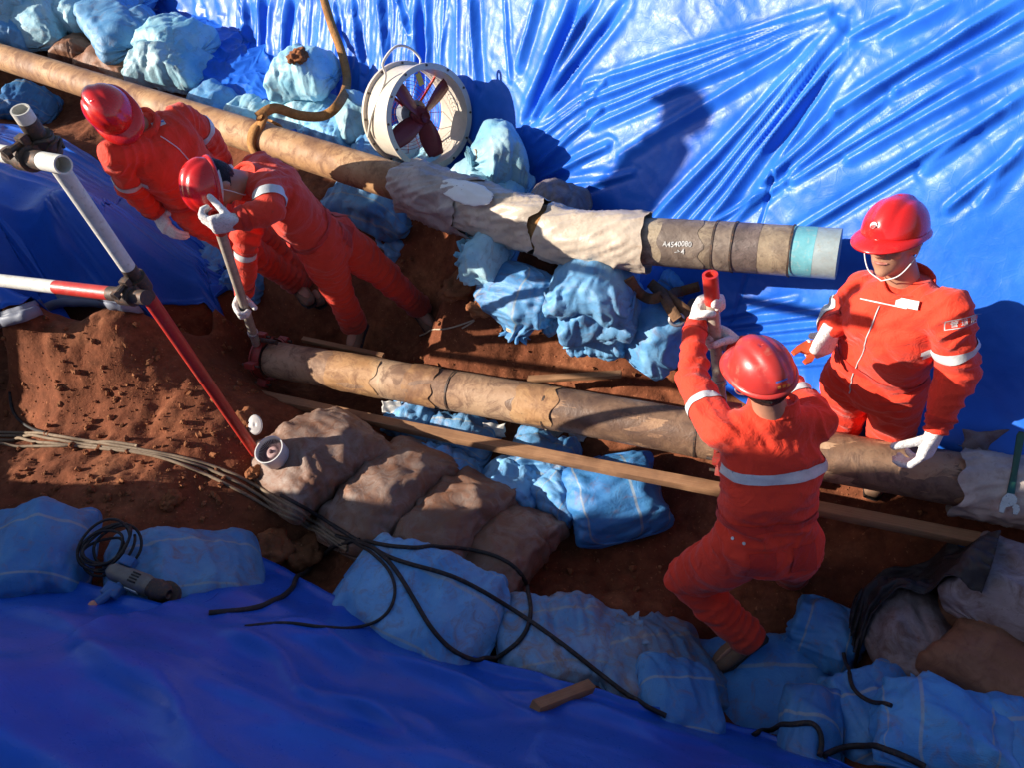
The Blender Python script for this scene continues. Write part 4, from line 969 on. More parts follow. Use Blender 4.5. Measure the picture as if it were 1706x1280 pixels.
def person(j, label, look, look_up=None, hands=None, feet=None, build=1.0, hatmat='helmet', group='workers in red coveralls and red hard hats', bandspec=(), wr=1.0, seed=0, hat_shift=0, name='person'):
    """one worker from joint positions; look = facing of the head"""
    b = build; lo = min(j['anL'][2], j['anR'][2])-.1
    root = thing(name, label, 'person', (float(j['pelvis'][0]), float(j['pelvis'][1]), float(lo)), group)
    neck, pel = j['neck'], j['pelvis']; spine = nrm(neck-pel)
    rt = j['shR']-j['shL']; rt = nrm(rt-spine*(rt@spine)); fw = np.cross(spine, rt)
    # head frame
    hu = nrm(look_up if look_up is not None else (j['head']-neck)); hf = nrm(look-hu*(look@hu)); hr = np.cross(hf, hu); hc = j['head']
    # ---- skin: one continuous figure
    mb = MB()
    for s in ([ellipsoid(hc+hu*.015-hf*.008, hr, hf, hu, .076, .096, .108), ellipsoid(hc-hu*.055+hf*.022, hr, hf, hu, .056, .062, .066), ellipsoid(hc-hu*.098+hf*.060, hr, hf, hu, .026, .022, .022),
               capsule(hc+hf*.086+hu*.012, .009, hc+hf*.108-hu*.026, .014, 10), ellipsoid(hc+hf*.098-hu*.030, hr, hf, hu, .019, .013, .010), ellipsoid(hc+hf*.074-hu*.058, hr, hf, hu, .026, .016, .018),
               ellipsoid(hc+hr*.040+hf*.060-hu*.018, hr, hf, hu, .024, .022, .026), ellipsoid(hc-hr*.040+hf*.060-hu*.018, hr, hf, hu, .024, .022, .026),
               ellipsoid(hc+hr*.078-hf*.004-hu*.012, hr, hf, hu, .012, .020, .032), ellipsoid(hc-hr*.078-hf*.004-hu*.012, hr, hf, hu, .012, .020, .032),
               ellipsoid(hc+hf*.080+hu*.030, hr, hf, hu, .058, .016, .012),
               capsule(hc-hu*.05-hf*.015, .056, neck-spine*.03, .062, 14)]): mb.add(*s)
    mb.add(*loft([(pel-spine*.06, rt, fw, .13*b, .09*b), (pel+spine*.12, rt, fw, .14*b, .09*b), (pel+spine*.34, rt, fw, .14*b, .09*b), (neck-spine*.07, rt, fw, .09*b, .06*b), (neck, rt, fw, .06, .06)], 18))
    for s in 'LR':
        for a_, r0, c_, r1 in (('sh', .040, 'el', .036), ('el', .042, 'wr', .030), ('hip', .075, 'kn', .055), ('kn', .052, 'an', .038)): mb.add(*capsule(j[a_+s], r0, j[c_+s], r1, 12))
        mb.add(*capsule(j['sh'+s]-spine*.02, .040, neck-spine*.07, .05, 12)); mb.add(*capsule(j['hip'+s], .08, pel, .09, 12))
        mb.add(*ellipsoid(j['toe'+s]*.5+j['an'+s]*.5-A3(0, 0, .01), nrm(j['toe'+s]-j['an'+s]), A3(0, 0, 1), A3(1, 0, 0), .08, .03, .035))
        h = hands[s]
        for pc in hand_pieces(j['wr'+s], h['y'], h['n'], 1 if s == 'R' else -1, h.get('curl', (.4, .5, .4)), thumb=h.get('thumb', .5), sc=1.15, fat=.5): mb.add(*pc)
    V, Fc = mb.get(); V, Fc = remesh(V, Fc, .0092, 2); obj('body', V, Fc, M['skin'], parent=root)
    # face details and hair
    for s in (-1, 1):
        ec = hc+hr*s*.033+hf*.078+hu*.008
        e = obj('eye', *ellipsoid(ec, hr, hf, hu, .014, .012, .008, 12, 8), M['eye'], parent=root); obj('pupil', *ellipsoid(ec+hf*.009, hr, hf, hu, .006, .005, .006, 10, 6), M['hair'], parent=e)
        obj('eyebrow', *tube([hc+hr*s*.015+hf*.094+hu*.026, hc+hr*s*.035+hf*.090+hu*.032, hc+hr*s*.056+hf*.078+hu*.026], .0045, 6), M['hair'], parent=root)
    P = [hc+hr*t*.024+hf*(.089-.010*t*t)-hu*(.060) for t in (-1, -.5, 0, .5, 1)]
    obj('lips', *tube(P, [.002, .0055, .006, .0055, .002], 8), M['lip'], parent=root)
    V, Fc = ellipsoid(hc+hu*.018-hf*.012, hr, hf, hu, .083, .101, .112, 40, 26)
    V = V + normals(V, Fc)*(.003*ridged(V*60, 2))[:, None]
    loc = np.c_[(V-hc)@hr, (V-hc)@hf, (V-hc)@hu]
    keep = (loc[:, 2] > .055) | ((loc[:, 1] < .005) & (loc[:, 2] > -.070 + .02*np.sin(loc[:, 0]*60))) | ((loc[:, 1] < .045) & (loc[:, 2] > .0))
    idx = -np.ones(len(V), int); idx[keep] = np.arange(keep.sum()); F2 = [tuple(idx[i] for i in f) for f in Fc if all(keep[i] for i in f)]
    obj('hair', V[keep], F2, M['hair'], parent=root)
    # ---- coverall
    mb = MB(); mid = (j['shL']+j['shR'])/2; sw = np.linalg.norm(j['shR']-j['shL'])/2
    mb.add(*loft([(pel-spine*.10, rt, fw, .145*b, .115*b), (pel-spine*.02, rt, fw, .178*b, .135*b), (pel+spine*.10, rt, fw, .180*b, .132*b), (pel+spine*.22, rt, fw, .186*b, .136*b), (pel*.35+mid*.65, rt, fw, .200*b, .142*b), (mid-spine*.07, rt, fw, max(sw, .17)*.95, .126*b), (mid-spine*.005, rt, fw, max(sw, .16)*.68, .095*b), (neck+spine*.005, rt, fw, .085, .080), (neck+spine*.03, rt, fw, .072, .070)], 28))
    for s in 'LR':
        sh, el, wrr, hip, kn, an = (j[k+s] for k in ('sh', 'el', 'wr', 'hip', 'kn', 'an'))
        mb.add(*capsule(sh-spine*.012, .072*b, mid*.5+sh*.5-spine*.05, .098*b)); mb.add(*capsule(sh*.75+neck*.25-spine*.01, .058*b, neck-spine*.012, .062)); mb.add(*capsule(sh-spine*.012, .072*b, sh*.6+el*.4, .074*b)); mb.add(*capsule(sh*.6+el*.4, .074*b, el, .064*b)); mb.add(*capsule(el, .066*b, el*.15+wrr*.85, .049*b))
        mb.add(*capsule(el*.28+wrr*.72, .054*b, wrr*.96+el*.04, .046*b))
        mb.add(*capsule(hip-spine*.02, .122*b, kn, .088*b)); mb.add(*capsule(kn, .088*b, an*.9+kn*.1, .078*b)); mb.add(*capsule(kn*.35+an*.65, .080*b, an*.97+kn*.03, .080*b)); mb.add(*capsule(hip, .12*b, pel, .13*b))
    V, Fc = mb.get(); V, Fc = remesh(V, Fc, .0085, 4)
    N = normals(V, Fc); o = seed*13.7
    d = .009*fbm(V*5+o, 2) + .0025*ridged(V*9+o, 2)
    ax = np.c_[(V-pel)@rt, (V-pel)@fw, (V-pel)@spine]
    d += .014*(ridged(np.c_[ax[:, 0]*2.6+ax[:, 2]*1.6, ax[:, 1]*2.5, ax[:, 2]*3.2-ax[:, 0]*2.4]+o, 1)-.3)*np.exp(-((ax[:, 2]-.25)/.35)**2)
    thin = lambda p: (1-np.clip(np.abs(perlin(p))*4, 0, 1))**1.5
    wv = .35*perlin(V*4+o)
    d += .009*thin(np.c_[ax[:, 0]*3+wv, ax[:, 1]*3, ax[:, 2]*5+ax[:, 0]*3+wv]+o) - .007*thin(np.c_[ax[:, 0]*5-ax[:, 2]*3+wv*2, ax[:, 1]*4, ax[:, 2]*4+wv]+o+5)
    def foldring(c, axv, rad, lam, amp, tw=.4):
        r = V-c; t = r@nrm(axv); dist = np.linalg.norm(r, axis=1)
        ph = 2*math.pi*t/lam + 5.5*perlin(V*6+o) + 7*perlin(V*2.6+o+9)
        return amp*(1-np.abs(np.sin(ph/2)))**1.8*np.exp(-(dist/rad)**2)*2.1*smooth(-.3, .2, perlin(V*5+o+c[0]*9))
    for s in 'LR':
        sh, el, wrr, hip, kn, an = (j[k+s] for k in ('sh', 'el', 'wr', 'hip', 'kn', 'an'))
        d += foldring(el, wrr-sh, .13, .06, .010); d += foldring((el+wrr)/2, wrr-el, .12, .06, .006); d += foldring(wrr, wrr-el, .08, .03, .008)
        d += foldring(kn, an-hip, .17, .06, .012); d += foldring(an, an-kn, .16, .045, .013); d += foldring((hip+kn)/2, kn-hip+rt*.3, .17, .07, .008)
        d += foldring(sh-spine*.06, rt+spine*.5, .14, .05, .010); d += foldring(hip, kn-pel, .15, .055, .010)
    d += foldring(pel+spine*.12, spine, .20, .055, .010)
    d = .026*np.tanh(d*1.25/.026); V = V + N*(d*wr)[:, None]; V = laplace(V, Fc, 2, .3)
    cov = obj('coverall', V, Fc, M['red'], parent=root); BV = BVHTree.FromPolygons([tuple(v) for v in V], Fc)
    # collar
    cr = []
    for k, (h, rx, ry) in enumerate(((-.015, .084, .082), (.025, .074, .072), (.058, .078, .078), (.056, .086, .086), (.012, .096, .094))):
        for q in range(40):
            th = 2*math.pi*q/40; front = max(0, math.sin(th)); cr.append(neck + spine*(h*(1-.45*front**3)) + rt*rx*math.cos(th) + fw*(ry*math.sin(th)+.012))
    cr = np.array(cr); cr = cr + .003*fbm(cr*25, 2)[:, None]
    o_ = obj('collar', cr, gridf(5, 40, True), M['red'], parent=cov)
    # cuffs on wrists, gloves, boots
    for s in 'LR':
        h = hands[s]; mbh = MB()
        for pc in hand_pieces(j['wr'+s], h['y'], h['n'], 1 if s == 'R' else -1, h.get('curl', (.4, .5, .4)), thumb=h.get('thumb', .5), sc=1.2, fat=1.25): mbh.add(*pc)
        yv = nrm(h['y']); fa = nrm(j['wr'+s]-j['el'+s])
        mbh.add(*capsule(j['wr'+s]+yv*.015, .030, j['wr'+s]-fa*.050, .034, 12))
        V2, F2 = mbh.get(); V2, F2 = remesh(V2, F2, .0042, 3); V2 = V2 + normals(V2, F2)*(.0016*fbm(V2*60, 2))[:, None]
        obj('glove', V2, F2, M['glove'], parent=root)
        an, toe = j['an'+s], j['toe'+s]; fd = toe-an; fd[2] = min(fd[2], 0); fd = nrm(fd*A3(1, 1, .3)); x, y, dd = frame(fd); zz = np.cross(fd, x); zz = zz if zz[2] > 0 else -zz
        gz = an - zz*.055
        mbb = MB(); mbb.add(*loft([(gz-fd*.085+zz*.005, x, zz, .030, .020), (gz-fd*.06+zz*.012, x, zz, .040, .045), (gz+fd*.0+zz*.010, x, zz, .042, .052), (gz+fd*.07-zz*.002, x, zz, .048, .040), (gz+fd*.14-zz*.012, x, zz, .046, .030), (gz+fd*.175-zz*.018, x, zz, .030, .018)], 20)); mbb.add(*capsule(gz+zz*.01-fd*.02, .042, an+zz*.02-fd*.01, .042, 14))
        V2, F2 = mbb.get(); V2, F2 = remesh(V2, F2, .008, 3); V2 = V2 + normals(V2, F2)*(.003*fbm(V2*30, 2))[:, None]; bt = obj('boot', V2, F2, M['boot'], parent=root)
        obj('sole', *loft([(gz-fd*.09-zz*.046, x, fd*0+zz, .030, .010), (gz-fd*.075-zz*.044, x, zz, .042, .014), (gz+fd*.02-zz*.042, x, zz, .042, .013), (gz+fd*.12-zz*.042, x, zz, .050, .013), (gz+fd*.18-zz*.040, x, zz, .032, .010)], 20), M['rubber'], parent=bt)
    band(V, Fc, pel+spine*.13, spine, .016, .26, cov, M['red_seam'], 'waistband', off=.005, extra=lambda p: abs((p-pel)@rt) < .23)
    for s in 'LR':
        band(V, Fc, j['wr'+s]*.86+j['el'+s]*.14, j['wr'+s]-j['el'+s], .018, .085, cov, M['red_seam'], 'cuff', off=.004)
        q_ = pel - spine*.02 + rt*(.085 if s == 'R' else -.085); decal(BV, q_-fw*.2, fw, spine, .10, .11, cov, M['red_seam'], 'hip_pocket', off=.005)
    for kind, args in bandspec:
        if kind == 'arm':
            s, t, hw = args; a0, a1 = j['sh'+s], j['el'+s]; band(V, Fc, a0*(1-t)+a1*t, a1-a0, hw, .12, cov, M['band'])
        if kind == 'fore':
            s, t, hw = args; a0, a1 = j['el'+s], j['wr'+s]; band(V, Fc, a0*(1-t)+a1*t, a1-a0, hw, .10, cov, M['band'])
        if kind == 'torso':
            t, hw, side = args; c = pel*(1-t)+mid*t; band(V, Fc, c, spine, hw, sw+.05, cov, M['band'], extra=lambda p: side*((p-c)@fw) > -.02 and abs((p-c)@rt) < sw+.03)
    hat, HV, HF = helmet(root, hc+hu*(.030)+hf*.004, hf, hu, M[hatmat])
    # front zip as a thin raised piping
    zp = []
    for t in np.linspace(0, .99, 36):
        p = (pel-spine*.02)*(1-t)+(neck-spine*.015)*t + rt*.01*math.sin(t*7); h = BV.ray_cast(Vector(p+fw*.5), Vector(-fw)); 
        if h[0] is not None and (not zp or np.linalg.norm(np.array(h[0])-zp[-1]) < .06): zp.append(np.array(h[0])+fw*.002)
    if len(zp) > 4: obj('zip', *tube(np.array(zp), .0028, 6), M['band'], parent=cov)
    return dict(root=root, cov=cov, BV=BV, V=V, F=Fc, rt=rt, fw=fw, spine=spine, hat=hat, HB=BVHTree.FromPolygons([tuple(v) for v in HV], HF), hu=hu, hf=hf, hr=hr, hc=hc, j=j)
def grip(G, bdir, yhint, s, ob=0.):
    """hand closing on a bar through G: returns wrist, y, n"""
    b_ = nrm(bdir); y = nrm(yhint - b_*(yhint@b_)); n = np.cross(b_, y)*(1 if s == 'R' else -1); y = nrm(y + b_*ob)
    return G - y*.088 - n*.040, y, n
GRIP = dict(curl=(.75, 1.15, .9), thumb=1.0)

# lever bars (placed first, hands close on them)
def lever(top, bot, r, label, name='lever_bar'):
    t = thing(name, label, 'steel bar', tuple(bot)); d = nrm(bot-top)
    obj('tube', *hollow(top+d*.10, bot, r, r*.8, 24), M['steel'], parent=t, auto=40)
    obj('grip_sleeve', *hollow(top, top+d*.14, r*1.16, r*.72, 24, .02), M['redpaint'], parent=t, auto=40)
    obj('collar_ring', *tube([bot-d*.16, bot-d*.135], r*1.25, 20), M['chrome'], parent=t, auto=40)
    obj('socket_end', *tube([bot-d*.02, bot+d*.05], [r*.9, r*.55], 16), M['steel_dark'], parent=t, auto=40)
    return t
B1t = pd(358, 356, 3.56); B1b = at2(s2(440)) + A3(-.03, 0, RP+.04)
B1b = pd(427, 572, np.linalg.norm(at2(.0)-CAM)-.06)
lever(B1t, B1b, .024, 'grey lever bar with red grip held by the bending worker')
B2t = pd(1183, 457, 3.02); B2b = pd(1201, 672, np.linalg.norm(at2(s2(1201))-CAM)-.12)
lever(B2t, B2b, .026, 'steel lever bar with red top raised by the worker with his back turned')

# worker with wrench, facing the lever
J = rig((1512, 478, 3.05), [('head', 'neck', 1490, 398, .21, 0), ('shR', 'neck', 1440, 478, .18, 1), ('shL', 'neck', 1580, 506, .18, 0), ('pelvis', 'neck', 1455, 626, .52, 1),
 ('elR', 'shR', 1400, 525, .29, 1), ('wrR', 'elR', 1386, 545, .24, 0), ('elL', 'shL', 1606, 600, .3, 1), ('wrL', 'elL', 1562, 660, .25, 1), ('hipR', 'pelvis', 1420, 626, .1, 1), ('hipL', 'pelvis', 1492, 634, .1, 0),
 ('knR', 'hipR', 1400, 706, .42, 1), ('knL', 'hipL', 1484, 724, .42, 1)])
J['elL'] = J['shL']+A3(.07, -.05, -.28); J['wrL'] = J['elL']+A3(-.12, -.10, -.19)
for s in 'LR':
    k = J['kn'+s]; gz = ground_z(k[0]+.05, k[1]+.06); J['an'+s] = A3(k[0]+.03, k[1]+.05, max(gz+.08, k[2]-.42)); J['toe'+s] = J['an'+s]+A3(-.12, -.12, -.06)
wdir = nrm(pd(1330, 592, 2.95)-J['wrR'])
RMh = {'L': dict(y=A3(-.45, -.32, -.80), n=A3(-.5, .8, 0), curl=(.5, .7, .5), thumb=.6), 'R': dict(y=A3(-.45, -.2, -.85), n=A3(-.3, .9, -.1), **GRIP)}
RM = person(J, 'worker facing the camera, holding an adjustable wrench, white pocket flap on chest', A3(-.84, -.52, -.06), look_up=nrm(A3(.14, .26, .95)), hands=RMh, build=.93, hatmat='helmet', seed=1,
   bandspec=[('arm', ('L', .66, .018)), ('fore', ('R', .35, .07))])
def pix_decal(Pn, px, py, wd, ht, mat, name, bvh=None, parent=None, up=None, **k):
    bvh = bvh or Pn['BV']; h = bvh.ray_cast(Vector(CAM), Vector(ray(px, py)))
    if h[0] is None: return None
    nn_ = np.array(h[1]); nn_ = -nn_ if nn_@ray(px, py) > 0 else nn_
    dirn = nrm(-nn_*.7 + ray(px, py)*.6)
    return decal(bvh, np.array(h[0]), dirn, up if up is not None else Pn['spine'], wd, ht, parent or Pn['cov'], mat, name, **k)
upimg = lambda a: nrm(-D_*math.cos(a) + R_*math.sin(a))
pix_decal(RM, 1513, 506, .085, .030, M['band'], 'pocket_flap', up=upimg(.42), off=.010)
o = pix_decal(RM, 1606, 537, .115, .034, M['band'], 'sleeve_patch', up=upimg(-.20))
o = pix_decal(RM, 1606, 537, .109, .027, M['red'], 'patch_field', up=upimg(-.20), off=.0055)
o = pix_decal(RM, 1606, 537, .1, .02, M['band'], 'patch_lettering', up=upimg(-.20), off=.007, mesh=font_mesh('\u7ba1 \u9053 \u5c40', .024))
o = pix_decal(RM, 1456, 375, .026, .022, M['band'], 'hat_emblem', bvh=RM['HB'], parent=RM['hat'], up=upimg(0), shape='disc', off=.006)
o = pix_decal(RM, 1456, 377, .018, .010, M['emb_red'], 'hat_emblem', bvh=RM['HB'], parent=RM['hat'], up=upimg(0), off=.0085)
pix_decal(RM, 1470, 505, .17, .004, M['band'], 'piping', up=upimg(.35))

# worker with his back to the camera
J = rig((1290, 690, 2.85), [('head', 'neck', 1270, 628, .205, 0), ('shL', 'neck', 1200, 718, .2, 0), ('shR', 'neck', 1362, 702, .2, 1), ('pelvis', 'neck', 1278, 900, .53, 1),
 ('elL', 'shL', 1152, 634, .30, 1), ('elR', 'shR', 1300, 640, .29, 1), ('hipL', 'pelvis', 1238, 905, .1, 0), ('hipR', 'pelvis', 1318, 905, .1, 1), ('knL', 'hipL', 1143, 968, .43, 1), ('anL', 'knL', 1243, 1072, .42, 1), ('knR', 'hipR', 1322, 932, .40, 1), ('anR', 'knR', 1316, 955, .36, 1)])
bd = nrm(B2t-B2b); G1 = B2t - bd*.17; G2 = B2t - bd*.36
w1_, y1_, n1_ = grip(G1, bd, R_*.9+F_*.5, 'L', 1.3); w2_, y2_, n2_ = grip(G2, bd, -R_*.6+F_*.6, 'R', .5)
J['wrL'] = w1_; J['wrR'] = w2_; J['anL'] = J['anL']+A3(0, 0, .065); J['toeL'] = J['anL']+A3(-.17, -.05, -.07); J['toeR'] = J['anR']+A3(.02, .15, -.05)
FM = person(J, 'worker seen from behind, arms raised on the lever, white band across the back', nrm(A3(-.1, .8, -.35)), look_up=nrm(A3(-.05, -.02, .95)+.0*J['neck']), hands={'L': dict(y=y1_, n=n1_, **GRIP), 'R': dict(y=y2_, n=n2_, **GRIP)}, build=.95, hatmat='helmet_dusty', seed=2,
   bandspec=[('arm', ('L', .45, .020)), ('arm', ('R', .5, .018)), ('torso', (.70, .020, -1))])
pix_decal(FM, 1302, 634, .040, .006, M['emb_blue'], 'hat_stripe', bvh=FM['HB'], parent=FM['hat'], up=upimg(-.3), off=.006)
for k in range(3): pix_decal(FM, 1298+k*7, 645-k*2, .011, .012, M['emb_or'], 'hat_emblem', bvh=FM['HB'], parent=FM['hat'], up=upimg(-.3), off=.006)
for px, py in ((1221, 898), (1239, 907)): pix_decal(FM, px, py, .013, .013, M['band'], 'snap_button', up=upimg(0), shape='disc', off=.004)

# standing worker at the left
J = rig((238, 214, 4.22), [('head', 'neck', 190, 186, .20, 0), ('shL', 'neck', 298, 194, .2, 1), ('shR', 'neck', 192, 250, .2, 0), ('pelvis', 'neck', 345, 335, .53, 1),
 ('elL', 'shL', 350, 228, .29, 1), ('wrL', 'elL', 372, 268, .24, 1), ('elR', 'shR', 218, 312, .29, 1), ('wrR', 'elR', 260, 352, .24, 1), ('hipL', 'pelvis', 370, 325, .1, 1), ('hipR', 'pelvis', 325, 350, .1, 0), ('knR', 'hipR', 420, 420, .43, 1), ('anR', 'knR', 492, 468, .42, 1), ('knL', 'hipL', 440, 400, .43, 1), ('anL', 'knL', 510, 470, .42, 1)])
for s in 'LR': J['toe'+s] = J['an'+s]+A3(.06, -.14, -.06)
W1 = person(J, 'standing worker leaning forward with empty hands behind the bending worker', nrm(A3(.45, -.45, -.75)), look_up=nrm(A3(-.12, -.72, .70)), hands={'L': dict(y=A3(.3, -.5, -.7), n=A3(-.6, 0, .2)), 'R': dict(y=A3(.25, -.55, -.55), n=A3(.5, .5, -.2), curl=(.3, .45, .4))}, build=.93, seed=3,
   bandspec=[('arm', ('L', .62, .018)), ('arm', ('R', .72, .018))])
pix_decal(W1, 264, 206, .062, .026, M['band'], 'chest_badge', up=upimg(-.55)); pix_decal(W1, 258, 211, .018, .016, M['emb_red'], 'badge_mark', up=upimg(-.55), off=.006, shape='disc'); pix_decal(W1, 268, 203, .030, .008, M['emb_blue'], 'badge_mark', up=upimg(-.55), off=.006)

# bending worker on the lever
J = rig((418, 303, 3.84), [('head', 'neck', 358, 306, .20, 0), ('shL', 'neck', 446, 318, .2, 0), ('shR', 'neck', 428, 274, .2, 1), ('pelvis', 'neck', 535, 395, .53, 1),
 ('elL', None, 452, 347, 3.58, 0), ('elR', 'shR', 410, 392, .31, 0), ('hipL', 'pelvis', 530, 408, .1, 0), ('hipR', 'pelvis', 558, 390, .1, 1), ('knL', 'hipL', 558, 475, .43, 1), ('anL', 'knL', 590, 540, .42, 1), ('knR', 'hipR', 638, 455, .43, 1), ('anR', 'knR', 698, 512, .42, 1)])
bd = nrm(B1t-B1b); L_ = np.linalg.norm(B1t-B1b); G1 = B1t - bd*.02; G2 = B1t - bd*L_*.66
w1_, y1_, n1_ = grip(G1, bd, nrm(G1-J['elL']), 'L'); w2_, y2_, n2_ = grip(G2, bd, nrm(G2-J['elR'] + A3(-.2, -.2, -.2)), 'R')
J['wrL'] = w1_; J['wrR'] = w2_; J['toeL'] = J['anL']+A3(-.06, -.15, -.06); J['toeR'] = J['anR']+A3(.05, -.15, -.06)
W2 = person(J, 'bending worker pushing the grey lever bar at the pipe end', nrm(A3(-.35, -.35, -.85)), look_up=nrm(A3(-.72, -.42, .38)), hands={'L': dict(y=y1_, n=n1_, **GRIP), 'R': dict(y=y2_, n=n2_, **GRIP)}, build=.93, seed=4,
   bandspec=[('arm', ('L', .55, .022)), ('fore', ('R', .25, .018))])

# bystander on the knoll to the left: only the shadow reaches the picture
gz = ground_z(-4.25, 3.98)
J = {k: A3(-4.25, 3.98, gz)+A3(*v) for k, v in dict(neck=(0, 0, 1.46), head=(.03, 0, 1.66), shL=(-.17, .07, 1.42), shR=(.17, -.07, 1.42), pelvis=(0, 0, .95), elL=(-.22, .12, 1.14), elR=(.24, -.09, 1.16), wrL=(-.16, .14, .92), wrR=(.24, -.04, .95), hipL=(-.09, .03, .92), hipR=(.09, -.03, .92), knL=(-.1, .05, .5), knR=(.11, -.05, .5), anL=(-.1, .08, .09), anR=(.12, -.06, .09), toeL=(-.06, .23, .03), toeR=(.16, .09, .03)).items()}
person(J, 'worker standing on the left knoll watching over the trench', A3(.4, .9, -.2), hands={'L': dict(y=A3(.1, 0, -.9), n=A3(.9, -.3, 0)), 'R': dict(y=A3(0, 0, -.9), n=A3(-.9, 0, 0))}, seed=5, build=.85)
# ---------------------------------------------------------------- fan
FC = pd(716, 196, 4.86); vdir = ray(716, 196)
fa = nrm(-vdir*math.cos(.62) + nrm(R_*1.0 + D_*.12)*math.sin(.62)); fa = nrm(fa*A3(1, 1, .75))
fx = nrm(np.cross(A3(0, 0, 1), fa)); fy = np.cross(fa, fx); FR = .285; FD = .27
fan = thing('ventilation_fan', 'cream axial ventilation fan with maroon blades standing on sandbags', 'fan', tuple(FC-fa*FD/2-A3(0, 0, FR+.12)))
th = np.arange(56)*2*np.pi/56; CC = np.outer(np.cos(th), fx)+np.outer(np.sin(th), fy)
def ringmesh(profile):
    V = np.vstack([FC+fa*a+CC*r for a, r in profile]); return V, gridf(len(profile), 56, True)
o = obj('housing', *ringmesh([(0, FR), (-FD*.33, FR+.001), (-FD*.66, FR+.001), (-FD, FR), (-FD, FR-.008), (-FD*.5, FR-.008), (0, FR-.008), (0, FR)]), M['cream'], parent=fan, auto=35)
for a in (0, -FD):
    obj('rim', *ringmesh([(a-.010, FR-.010), (a-.010, FR+.024), (a+.010, FR+.024), (a+.010, FR-.010), (a-.010, FR-.010)]), M['cream'], parent=fan, auto=35)
    for t in np.arange(12)*math.pi/6+.2:
        p = FC+fa*(a+.010)+(fx*math.cos(t)+fy*math.sin(t))*(FR+.012); obj('rim_bolt', *tube([p, p+fa*.006], .007, 8), M['steel_dark'], parent=fan, smooth_=False)
mb = MB()
for r in np.arange(.05, FR, .021): mb.add(*tube(np.vstack([FC-fa*(FD-.012)+CC*r, (FC-fa*(FD-.012)+CC*r)[:1]]), .0016, 5, caps=False))
for t in np.arange(16)*math.pi/8:
    e = fx*math.cos(t)+fy*math.sin(t); mb.add(*tube([FC-fa*(FD-.010)+e*.04, FC-fa*(FD-.010)+e*(FR-.003)], .0022, 5))
mb.build('rear_grille', M['maroon'], fan)
for t in (.5, 2.05, 3.6, 5.2):
    e = fx*math.cos(t)+fy*math.sin(t); obj('motor_strut', *tube([FC-fa*FD*.72+e*.07, FC-fa*FD*.72+e*(FR-.004)], .008, 8), M['redpaint'], parent=fan)
obj('motor', *loft([(FC-fa*FD*.95, fx, fy, .07, .07), (FC-fa*FD*.9, fx, fy, .085, .085), (FC-fa*FD*.55, fx, fy, .085, .085), (FC-fa*FD*.5, fx, fy, .06, .06)], 24), M['greypaint'], parent=fan)
hc_ = FC-fa*FD*.30
hub = obj('hub', *loft([(hc_-fa*.05, fx, fy, .055, .055), (hc_-fa*.01, fx, fy, .060, .060), (hc_+fa*.025, fx, fy, .040, .040), (hc_+fa*.04, fx, fy, .030, .030)], 24), M['maroon'], parent=fan)
for t in (4.72, 4.72+1.95, 4.72+3.5, 4.72+4.9):
    e = fx*math.cos(t)+fy*math.sin(t); k = np.cross(fa, e); V = []
    for i in range(9):
        s = i/8; r = .035+(FR-.058)*s; pit = .85-.5*s; wd = .046+.018*math.sin(s*math.pi)
        for q in (-1, -.33, .33, 1): V.append(hc_+e*r + (k*math.cos(pit)+fa*math.sin(pit))*wd*q - fa*.006*q*q)
    bl = obj('blade', V, gridf(9, 4), M['maroon'], parent=hub); md = bl.modifiers.new('t', 'SOLIDIFY'); md.thickness = .005
P = catmull([FC-fa*.25-fx*(-FR*.0)+fy*FR*.0 - fx*(FR+.03), FC-fa*.18-fx*FR*.92+fy*FR*.45, FC-fa*.13-fx*FR*.42+fy*(FR*1.0), FC-fa*.12-fx*FR*.36+fy*(FR*1.30), FC-fa*.10+fx*FR*.0+fy*(FR*1.48), FC-fa*.08+fx*FR*.26+fy*(FR*1.36), FC-fa*.05+fx*FR*.36+fy*FR*1.10, FC-fa*.02+fx*FR*.20+fy*FR*.96], 8)
obj('carry_handle', *tube(P, .008, 8), M['whitepaint'], parent=fan)
p = FC+fy*FR*.80+fx*FR*.08+fa*.006; obj('tag', *bbox_(p, fx, fy, fa, .018, .035, .002, .001), M['yellow'], parent=fan); obj('tag_string', *tube([FC+fy*FR*.97+fx*FR*.18, p+fy*.035], .002, 5), M['yellow'], parent=fan)
for sx in (-1, 1):
    for a in (-.02, -FD+.02):
        p0 = FC+fa*a+fx*sx*FR*.72-fy*FR*.72; p1 = p0+fx*sx*.05-A3(0, 0, .17)+fa*(.05 if a > -.1 else -.05); obj('leg', *tube([p0, p1], .011, 8), M['cream'], parent=fan)
    q0 = FC+fa*.06+fx*sx*(FR*.72+.05)-fy*FR*.72-A3(0, 0, .17); q1 = FC-fa*(FD+.06)+fx*sx*(FR*.72+.05)-fy*FR*.72-A3(0, 0, .17); obj('skid', *tube([q0, q1], .012, 8), M['cream'], parent=fan)
q0 = FC+fa*.05-fx*(FR*.72+.05)-fy*FR*.72-A3(0, 0, .165); q1 = FC+fa*.05+fx*(FR*.72+.05)-fy*FR*.72-A3(0, 0, .165); obj('cross_bar', *tube([q0, q1], .010, 8), M['cream'], parent=fan)

